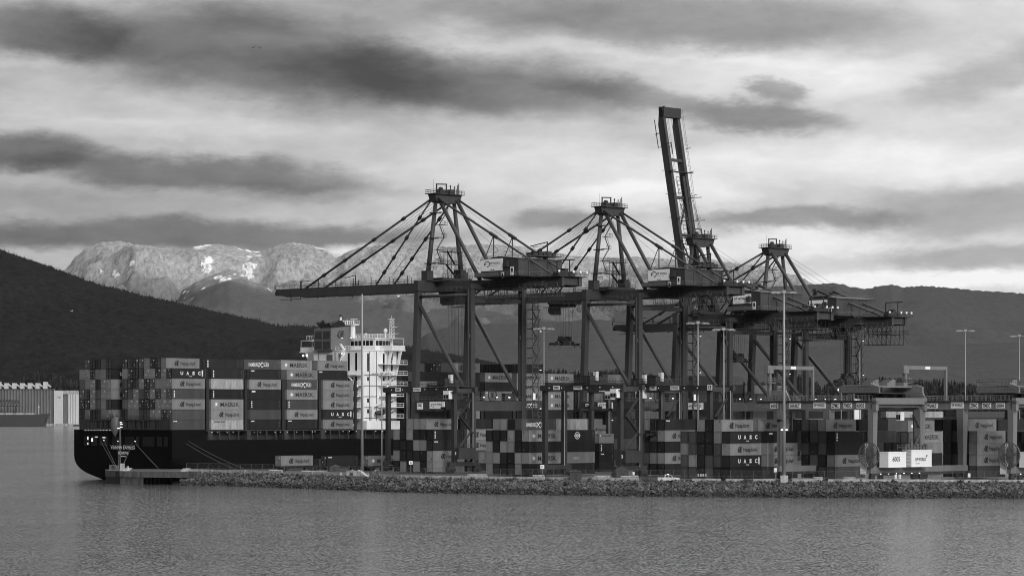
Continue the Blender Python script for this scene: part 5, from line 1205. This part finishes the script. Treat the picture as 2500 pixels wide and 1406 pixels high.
M1 = [(-1100,600),(-700,540),(-350,545),(-200,570),(0,612),(36,623),(72,636),(108,648),(144,661),(180,675),(216,688),(252,700),(306,711),(360,726),(414,736),(468,749),(540,765),(612,780),(677,796),(720,797),(767,799),(850,815),(900,828),(1000,848),(1060,860),(1150,874),(1250,893),(1330,905),(1450,930),(1600,960)]
M2 = [(-900,620),(-500,640),(-100,690),(30,660),(60,641),(90,640),(130,650),(158,660),(168,648),(185,627),(210,606),(250,592),(290,590),(340,597),(400,606),(440,610),(480,601),(530,596),(565,600),(600,610),(640,615),(680,598),(715,593),(750,597),(790,608),(822,630),(850,615),(880,604),(920,600),(1000,598),(1060,600),(1100,604),(1150,598),(1200,597),(1290,604),(1340,616),(1400,626),(1470,630),(1560,628),(1640,634),(1700,626),(1770,640),(1830,648),(1880,652),(1950,675),(2000,700),(2100,720),(2600,760)]
M3 = [(330,800),(380,762),(421,736),(454,704),(482,686),(511,675),(540,664),(562,659),(594,668),(612,690),(634,693),(666,711),(700,722),(800,728),(900,724),(1000,722),(1100,726),(1200,735),(1350,745),(1500,765),(1700,780),(1900,790),(2300,830)]
M4 = [(1500,760),(1800,720),(1900,700),(1960,696),(2000,693),(2040,692),(2080,701),(2120,706),(2150,699),(2180,695),(2200,702),(2260,699),(2330,704),(2400,711),(2450,713),(2500,718),(2600,730),(2800,740),(3200,700),(3700,760)]
M5 = [(900,900),(980,860),(1050,812),(1100,797),(1200,790),(1350,786),(1450,780),(1600,800),(1750,830),(1900,850),(2000,845),(2150,840),(2300,842),(2500,836),(2700,830),(3400,850)]
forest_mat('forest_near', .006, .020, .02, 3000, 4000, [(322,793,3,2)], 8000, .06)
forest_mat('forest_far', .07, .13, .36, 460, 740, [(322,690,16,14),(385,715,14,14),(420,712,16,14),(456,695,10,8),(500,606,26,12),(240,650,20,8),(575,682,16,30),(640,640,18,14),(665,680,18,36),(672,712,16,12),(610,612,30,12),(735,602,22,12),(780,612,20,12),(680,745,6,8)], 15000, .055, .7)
forest_mat('forest_mid', .065, .088, .34, 520, 660, [(573,690,17,26),(545,682,14,8),(600,668,14,12),(660,700,10,14),(478,728,6,14),(527,720,8,10),(890,700,20,6),(975,725,12,8),(462,722,5,10)], 12500, .045, .8)  # mid and ridge forests paler: some distance haze is put into the colour
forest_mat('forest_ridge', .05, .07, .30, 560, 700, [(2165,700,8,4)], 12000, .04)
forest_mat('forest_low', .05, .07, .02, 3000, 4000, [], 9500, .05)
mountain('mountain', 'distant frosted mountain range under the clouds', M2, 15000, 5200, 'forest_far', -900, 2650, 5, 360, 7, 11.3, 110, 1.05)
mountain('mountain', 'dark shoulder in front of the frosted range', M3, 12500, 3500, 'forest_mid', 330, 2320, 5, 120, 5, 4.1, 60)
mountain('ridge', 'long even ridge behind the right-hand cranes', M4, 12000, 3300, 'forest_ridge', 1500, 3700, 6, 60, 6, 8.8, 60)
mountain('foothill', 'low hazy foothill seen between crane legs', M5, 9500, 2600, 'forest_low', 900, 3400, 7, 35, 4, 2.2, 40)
mountain('hill', 'dark forested hill sloping down from the left edge', M1, 8000, 3000, 'forest_near', -1100, 1600, 5, 80, 4, 6.6, 60)
# conifers standing on the ridge lines and the low wooded shore
def conifer(b, x, y, z, h, r):
    n = len(b.v); lean = random.uniform(-.03,.03)*h; k = 5
    for lv in range(3):
        zb = z+h*(.12+.27*lv); rb = r*(1-.28*lv)*random.uniform(.8,1.15); n = len(b.v); a0 = random.uniform(0,6)
        for i in range(k): a = a0+6.283*i/k; rr = rb*random.uniform(.7,1.2); b.v.append((x+rr*math.cos(a)+lean*lv*.3,y+rr*math.sin(a),zb+random.uniform(-.04,.04)*h))
        b.v.append((x+lean,y,z+h*(.52+.24*lv)))
        for i in range(k): b.f.append((n+i,n+(i+1)%k,n+k)); b.m.append(0)
b = MB(); random.seed(21)
for i in range(2600):
    x = random.uniform(-100,1150); y = 8000-random.uniform(0,60); zr = PZ(interp(M1,x),8000); conifer(b, PX(x,8000)+random.uniform(-2,2), y, zr-10-(8000-y)*.06, random.uniform(9,18)*(1.3 if random.random()<.12 else 1), random.uniform(2.5,4))
for i in range(1500):
    x = random.uniform(-60,1000); y = 8000-random.uniform(60,900); zr = PZ(interp(M1,x),8000); 
tag(b.build('hill_forest', 'leaf_dark'), 'fringe of conifers along the crest of the dark left hill', 'trees', None, 'stuff')
b = MB()
T = [(-900,915),(-60,905),(20,930),(60,905),(110,905),(150,915),(190,925),(260,935),(700,960),(1200,905),(1330,897),(1380,900),(1430,905),(1500,898),(1600,912),(1720,920),(1760,930),(1900,930),(1960,905),(2000,935),(2060,925),(2120,922),(2180,918),(2240,925),(2300,922),(2380,936),(2440,940),(2520,935)]
for i in range(6400):
    x = random.uniform(-80,2560) if i < 5200 else random.choice([random.uniform(-900,-80),random.uniform(2560,3200)]); Y = FY+random.uniform(260,430) if x < 240 else FY+random.uniform(420,620); yy = interp(T, x)+8*noise.noise(Vector((x*.05,3,1)))
    zt = PZ(yy, Y); h = random.uniform(16,34); d = random.random(); ztop = 3+(zt-3)*(1-d*d*.75)
    conifer(b, PX(x,Y), Y, max(2, ztop-h), h, h*random.uniform(.13,.22))
tag(b.build('shore_forest', 'leaf_dark'), 'dark wood of conifers on the low far shore', 'trees', None, 'stuff')
b = MB(); xs = list(range(-900, 3201, 25))
for x in xs:
    Y = FY+440 if x < 240 else FY+640; zz = PZ(interp(T,x),Y); b.v += [(PX(x,Y),Y-200,0),(PX(x,Y),Y-60,max(6,(zz-10)*.72)),(PX(x,Y),Y+200,max(4,(zz-12)*.5))]
for i in range(len(xs)-1): b.f += [(3*i,3*i+3,3*i+4,3*i+1),(3*i+1,3*i+4,3*i+5,3*i+2)]; b.m += [0,0]
tag(b.build('wooded_bank', 'leaf_dark'), kind='structure')
# ------------------------------------------------------------ water
m = bpy.data.materials.new('water'); m.use_nodes = True; nt = m.node_tree; L = nt.links; bs = nt.nodes['Principled BSDF']
bs.inputs['Base Color'].default_value = (.045,.045,.045,1); bs.inputs['Roughness'].default_value = .12; bs.inputs['IOR'].default_value = 1.33
g = nd(nt, 'ShaderNodeNewGeometry')
def wn(sx, sy, det, rough=.6, dist=0.0):
    mp = nd(nt, 'ShaderNodeMapping'); mp.inputs['Scale'].default_value = (sx, sy, 1); mp.inputs['Rotation'].default_value = (0,0,R(12)); L.new(g.outputs['Position'], mp.inputs[0])
    n = nd(nt, 'ShaderNodeTexNoise', i_Scale=1.0, i_Detail=det, i_Roughness=rough, i_Distortion=dist); L.new(mp.outputs[0], n.inputs['Vector']); return n.outputs['Fac']
def wv3(sx, sy, det, k, rough=.6):
    mp = nd(nt, 'ShaderNodeMapping'); mp.inputs['Scale'].default_value = (sx, sy, 1); mp.inputs['Rotation'].default_value = (0,0,R(10)); L.new(g.outputs['Position'], mp.inputs[0])
    n = nd(nt, 'ShaderNodeTexNoise', i_Scale=1.0, i_Detail=det, i_Roughness=rough, i_Distortion=.2); L.new(mp.outputs[0], n.inputs['Vector'])
    a = nd(nt, 'ShaderNodeVectorMath', operation='SUBTRACT'); L.new(n.outputs['Color'], a.inputs[0]); a.inputs[1].default_value = (.5,.5,.5)
    c = nd(nt, 'ShaderNodeVectorMath', operation='MULTIPLY'); L.new(a.outputs[0], c.inputs[0]); c.inputs[1].default_value = (k*1.6,k,0); return c.outputs[0]
def vadd(a, b):
    q = nd(nt, 'ShaderNodeVectorMath', operation='ADD'); L.new(a, q.inputs[0]); L.new(b, q.inputs[1]); return q.outputs[0]
# wave slopes: fine chop, wavelets and slow swell patches
sl_ = vadd(vadd(wv3(2.8,1.8,3.0,2.3), wv3(.9,.5,3.0,.38,.65)), wv3(.05,.022,2.0,.16))
n3 = wn(.010,.006,3.0); st = nd(nt, 'ShaderNodeMapRange'); st.inputs['From Min'].default_value=.35; st.inputs['From Max'].default_value=.65; st.inputs['To Min'].default_value=.6; st.inputs['To Max'].default_value=1.45; L.new(n3, st.inputs['Value'])
sc_ = nd(nt, 'ShaderNodeVectorMath', operation='SCALE'); L.new(sl_, sc_.inputs[0]); L.new(st.outputs[0], sc_.inputs['Scale'])
up_ = nd(nt, 'ShaderNodeVectorMath', operation='ADD'); L.new(sc_.outputs[0], up_.inputs[0]); up_.inputs[1].default_value = (0,0,1)
nn_ = nd(nt, 'ShaderNodeVectorMath', operation='NORMALIZE'); L.new(up_.outputs[0], nn_.inputs[0]); L.new(nn_.outputs[0], bs.inputs['Normal'])
MATS['water'] = m
b = MB(); b.v += [(-9000,-200,0),(9000,-200,0),(9000,16500,0),(-9000,16500,0)]; b.f.append((0,1,2,3)); b.m.append(0)
tag(b.build('water', 'water'), kind='structure')
b = MB(); b.v += [(-20000,-2000,-4),(20000,-2000,-4),(20000,26000,-4),(-20000,26000,-4)]; b.f.append((0,1,2,3)); b.m.append(0); tag(b.build('seabed', 'rock_wet'), kind='structure')
# ------------------------------------------------------------ air
hz = MB().box(-7000,7000,-300,16000,-5,1300); o = hz.build('haze', 'water'); m = bpy.data.materials.new('haze_air'); m.use_nodes = True; nt = m.node_tree
for n in list(nt.nodes):
    if n.type == 'BSDF_PRINCIPLED': nt.nodes.remove(n)
pv = nt.nodes.new('ShaderNodeVolumePrincipled'); pv.inputs['Color'].default_value = (.9,.9,.9,1); pv.inputs['Density'].default_value = 3e-6; pv.inputs['Anisotropy'].default_value = 0.0
nt.links.new(pv.outputs[0], nt.nodes['Material Output'].inputs['Volume']); o.data.materials[0] = m; tag(o, 'thin even haze over the harbour', 'haze', None, 'stuff')
# ------------------------------------------------------------ sky
wd = bpy.data.worlds.new('World'); S.world = wd; wd.use_nodes = True; nt = wd.node_tree; L = nt.links; bg = nt.nodes['Background']
SUN_EL, SUN_AZ = R(22), R(164)         # azimuth from +Y towards +X: light from the right, behind the camera
sk = nd(nt, 'ShaderNodeTexSky'); sk.sky_type = 'NISHITA'; sk.sun_disc = False; sk.sun_elevation = SUN_EL; sk.sun_rotation = SUN_AZ
bw = nd(nt, 'ShaderNodeRGBToBW'); L.new(sk.outputs[0], bw.inputs[0])
tc = nd(nt, 'ShaderNodeTexCoord'); sp = nd(nt, 'ShaderNodeSeparateXYZ'); L.new(tc.outputs['Generated'], sp.inputs[0])
def M(op, a, c=None, d=None):
    q = nd(nt, 'ShaderNodeMath', operation=op)
    for i, v in enumerate((a, c, d)):
        if v is None: continue
        if isinstance(v, (int, float)): q.inputs[i].default_value = v
        else: L.new(v, q.inputs[i])
    return q.outputs[0]
az = M('ARCTAN2', sp.outputs['X'], sp.outputs['Y']); el = M('ARCSINE', sp.outputs['Z'])
cv = nd(nt, 'ShaderNodeCombineXYZ'); L.new(M('MULTIPLY_ADD', az, 7.0, 1.25), cv.inputs[0]); L.new(M('MULTIPLY_ADD', el, -7.0, 1.01), cv.inputs[1])
def NZ(sx, sy, det, rough=.55, off=0.0, dist=0.0):
    mp = nd(nt, 'ShaderNodeMapping'); mp.inputs['Scale'].default_value = (sx, sy, 1); mp.inputs['Location'].default_value = (off, off*1.7, off); L.new(cv.outputs[0], mp.inputs[0])
    n = nd(nt, 'ShaderNodeTexNoise', i_Scale=1.0, i_Detail=det, i_Roughness=rough, i_Distortion=dist); L.new(mp.outputs[0], n.inputs['Vector']); return n
wc = NZ(3.2, 8.0, 9.0, .66, 1.3); vm = nd(nt, 'ShaderNodeVectorMath', operation='SUBTRACT'); L.new(wc.outputs['Color'], vm.inputs[0]); vm.inputs[1].default_value = (.5,.5,.5)
vs_ = nd(nt, 'ShaderNodeVectorMath', operation='MULTIPLY'); L.new(vm.outputs[0], vs_.inputs[0]); vs_.inputs[1].default_value = (.30,.11,0)
va = nd(nt, 'ShaderNodeVectorMath', operation='ADD'); L.new(cv.outputs[0], va.inputs[0]); L.new(vs_.outputs[0], va.inputs[1])
BL = [(120,100,240,80,2,-.25),(640,150,520,130,7,-.29),(1150,205,480,88,7,-.26),(1520,232,190,36,10,-.14),(1680,55,600,90,3,-.20),(900,30,560,60,0,-.10),
      (1850,290,230,44,4,-.28),(1905,226,66,32,0,-.22),(40,385,210,48,0,-.28),(470,428,430,46,2,-.28),(250,500,600,40,0,-.08),(350,575,900,44,0,-.27),
      (1350,540,150,34,0,-.17),(1950,543,300,32,0,-.20),(2380,520,330,70,0,-.16),(2420,190,260,70,-14,-.14),(2380,632,260,34,0,-.14),(1500,350,300,40,0,-.03),(760,470,250,28,0,-.10),
      (480,215,250,42,14,.05),(260,265,300,60,0,.05),(1950,180,380,66,0,.07),(1350,410,560,70,0,.06),(2050,400,520,60,0,.08),(1600,480,300,40,0,.10),
      (2250,690,520,26,0,.12),(870,604,90,22,0,.20),(1850,605,480,34,0,.09),(350,320,500,34,0,.06),(1250,150,90,30,0,.02),(80,170,120,24,0,.08),(1500,130,500,20,4,.05)]
acc = None
for (x, y, rx, ry, an, am) in BL:
    mp = nd(nt, 'ShaderNodeMapping'); mp.vector_type = 'TEXTURE'; mp.inputs['Location'].default_value = (x/1000,y/1000,0); mp.inputs['Rotation'].default_value = (0,0,R(an)); mp.inputs['Scale'].default_value = (rx/1000,ry/1000,1)
    L.new(va.outputs[0], mp.inputs[0]); ln = nd(nt, 'ShaderNodeVectorMath', operation='LENGTH'); L.new(mp.outputs[0], ln.inputs[0])
    q = nd(nt, 'ShaderNodeMapRange'); q.interpolation_type = 'SMOOTHERSTEP'
    for nm, v in (('From Min',.35),('From Max',1.3),('To Min',am),('To Max',0)): q.inputs[nm].default_value = v
    L.new(ln.outputs['Value'], q.inputs['Value']); acc = q.outputs[0] if acc is None else M('ADD', acc, q.outputs[0])
fine = M('MULTIPLY', M('SUBTRACT', NZ(2.6, 8.0, 9.0, .62, 4.4, .3).outputs['Fac'], .5), .25)
fine2 = M('MULTIPLY', M('SUBTRACT', NZ(9.0, 20.0, 7.0, .65, 9.1).outputs['Fac'], .5), .11)
V = M('ADD', M('ADD', M('ADD', acc, .71), fine), fine2); V = M('ADD', V, M('MULTIPLY', M('SUBTRACT', M('MULTIPLY_ADD', az, 7.0, 1.25), 1.25), .055)); V = M('MAXIMUM', M('MINIMUM', V, .89), .20)
ze = nd(nt, 'ShaderNodeMapRange'); ze.interpolation_type = 'SMOOTHSTEP'
for nm, v in (('From Min',.15),('From Max',.6),('To Min',0),('To Max',.34)): ze.inputs[nm].default_value = v
L.new(el, ze.inputs['Value']); V = M('ADD', V, ze.outputs[0])
lin = M('POWER', V, 2.2)
cl = M('MULTIPLY', lin, 10.8); final = M('ADD', M('MULTIPLY', cl, .93), M('MULTIPLY', bw.outputs[0], .05))
cc = nd(nt, 'ShaderNodeCombineColor')
for i in range(3): L.new(final, cc.inputs[i])
L.new(cc.outputs[0], bg.inputs['Color']); bg.inputs['Strength'].default_value = .1
sl = bpy.data.lights.new('sun', 'SUN'); sl.energy = 1.4; sl.angle = R(10); sl.color = (1,1,1); so = bpy.data.objects.new('sun', sl); COL.objects.link(so)
d = Vector((math.sin(SUN_AZ)*math.cos(SUN_EL), math.cos(SUN_AZ)*math.cos(SUN_EL), math.sin(SUN_EL))); so.rotation_euler = (-d).to_track_quat('-Z','Y').to_euler()
# ------------------------------------------------------------ camera
cd = bpy.data.cameras.new('camera'); cd.sensor_width = 36; cd.lens = FP/2500*36; cd.clip_end = 60000; cd.clip_start = 1; cd.shift_y = (HOR-703)/2500
co = bpy.data.objects.new('camera', cd); COL.objects.link(co); co.location = (0,0,HC); co.rotation_euler = (R(90),0,0); S.camera = co
S.view_settings.view_transform = 'Standard'; S.view_settings.look = 'None'; S.view_settings.exposure = .2; S.view_settings.gamma = 1
S.cycles.use_denoising = True
S.cycles.filter_width = 1.0
S.cycles.max_bounces = 6
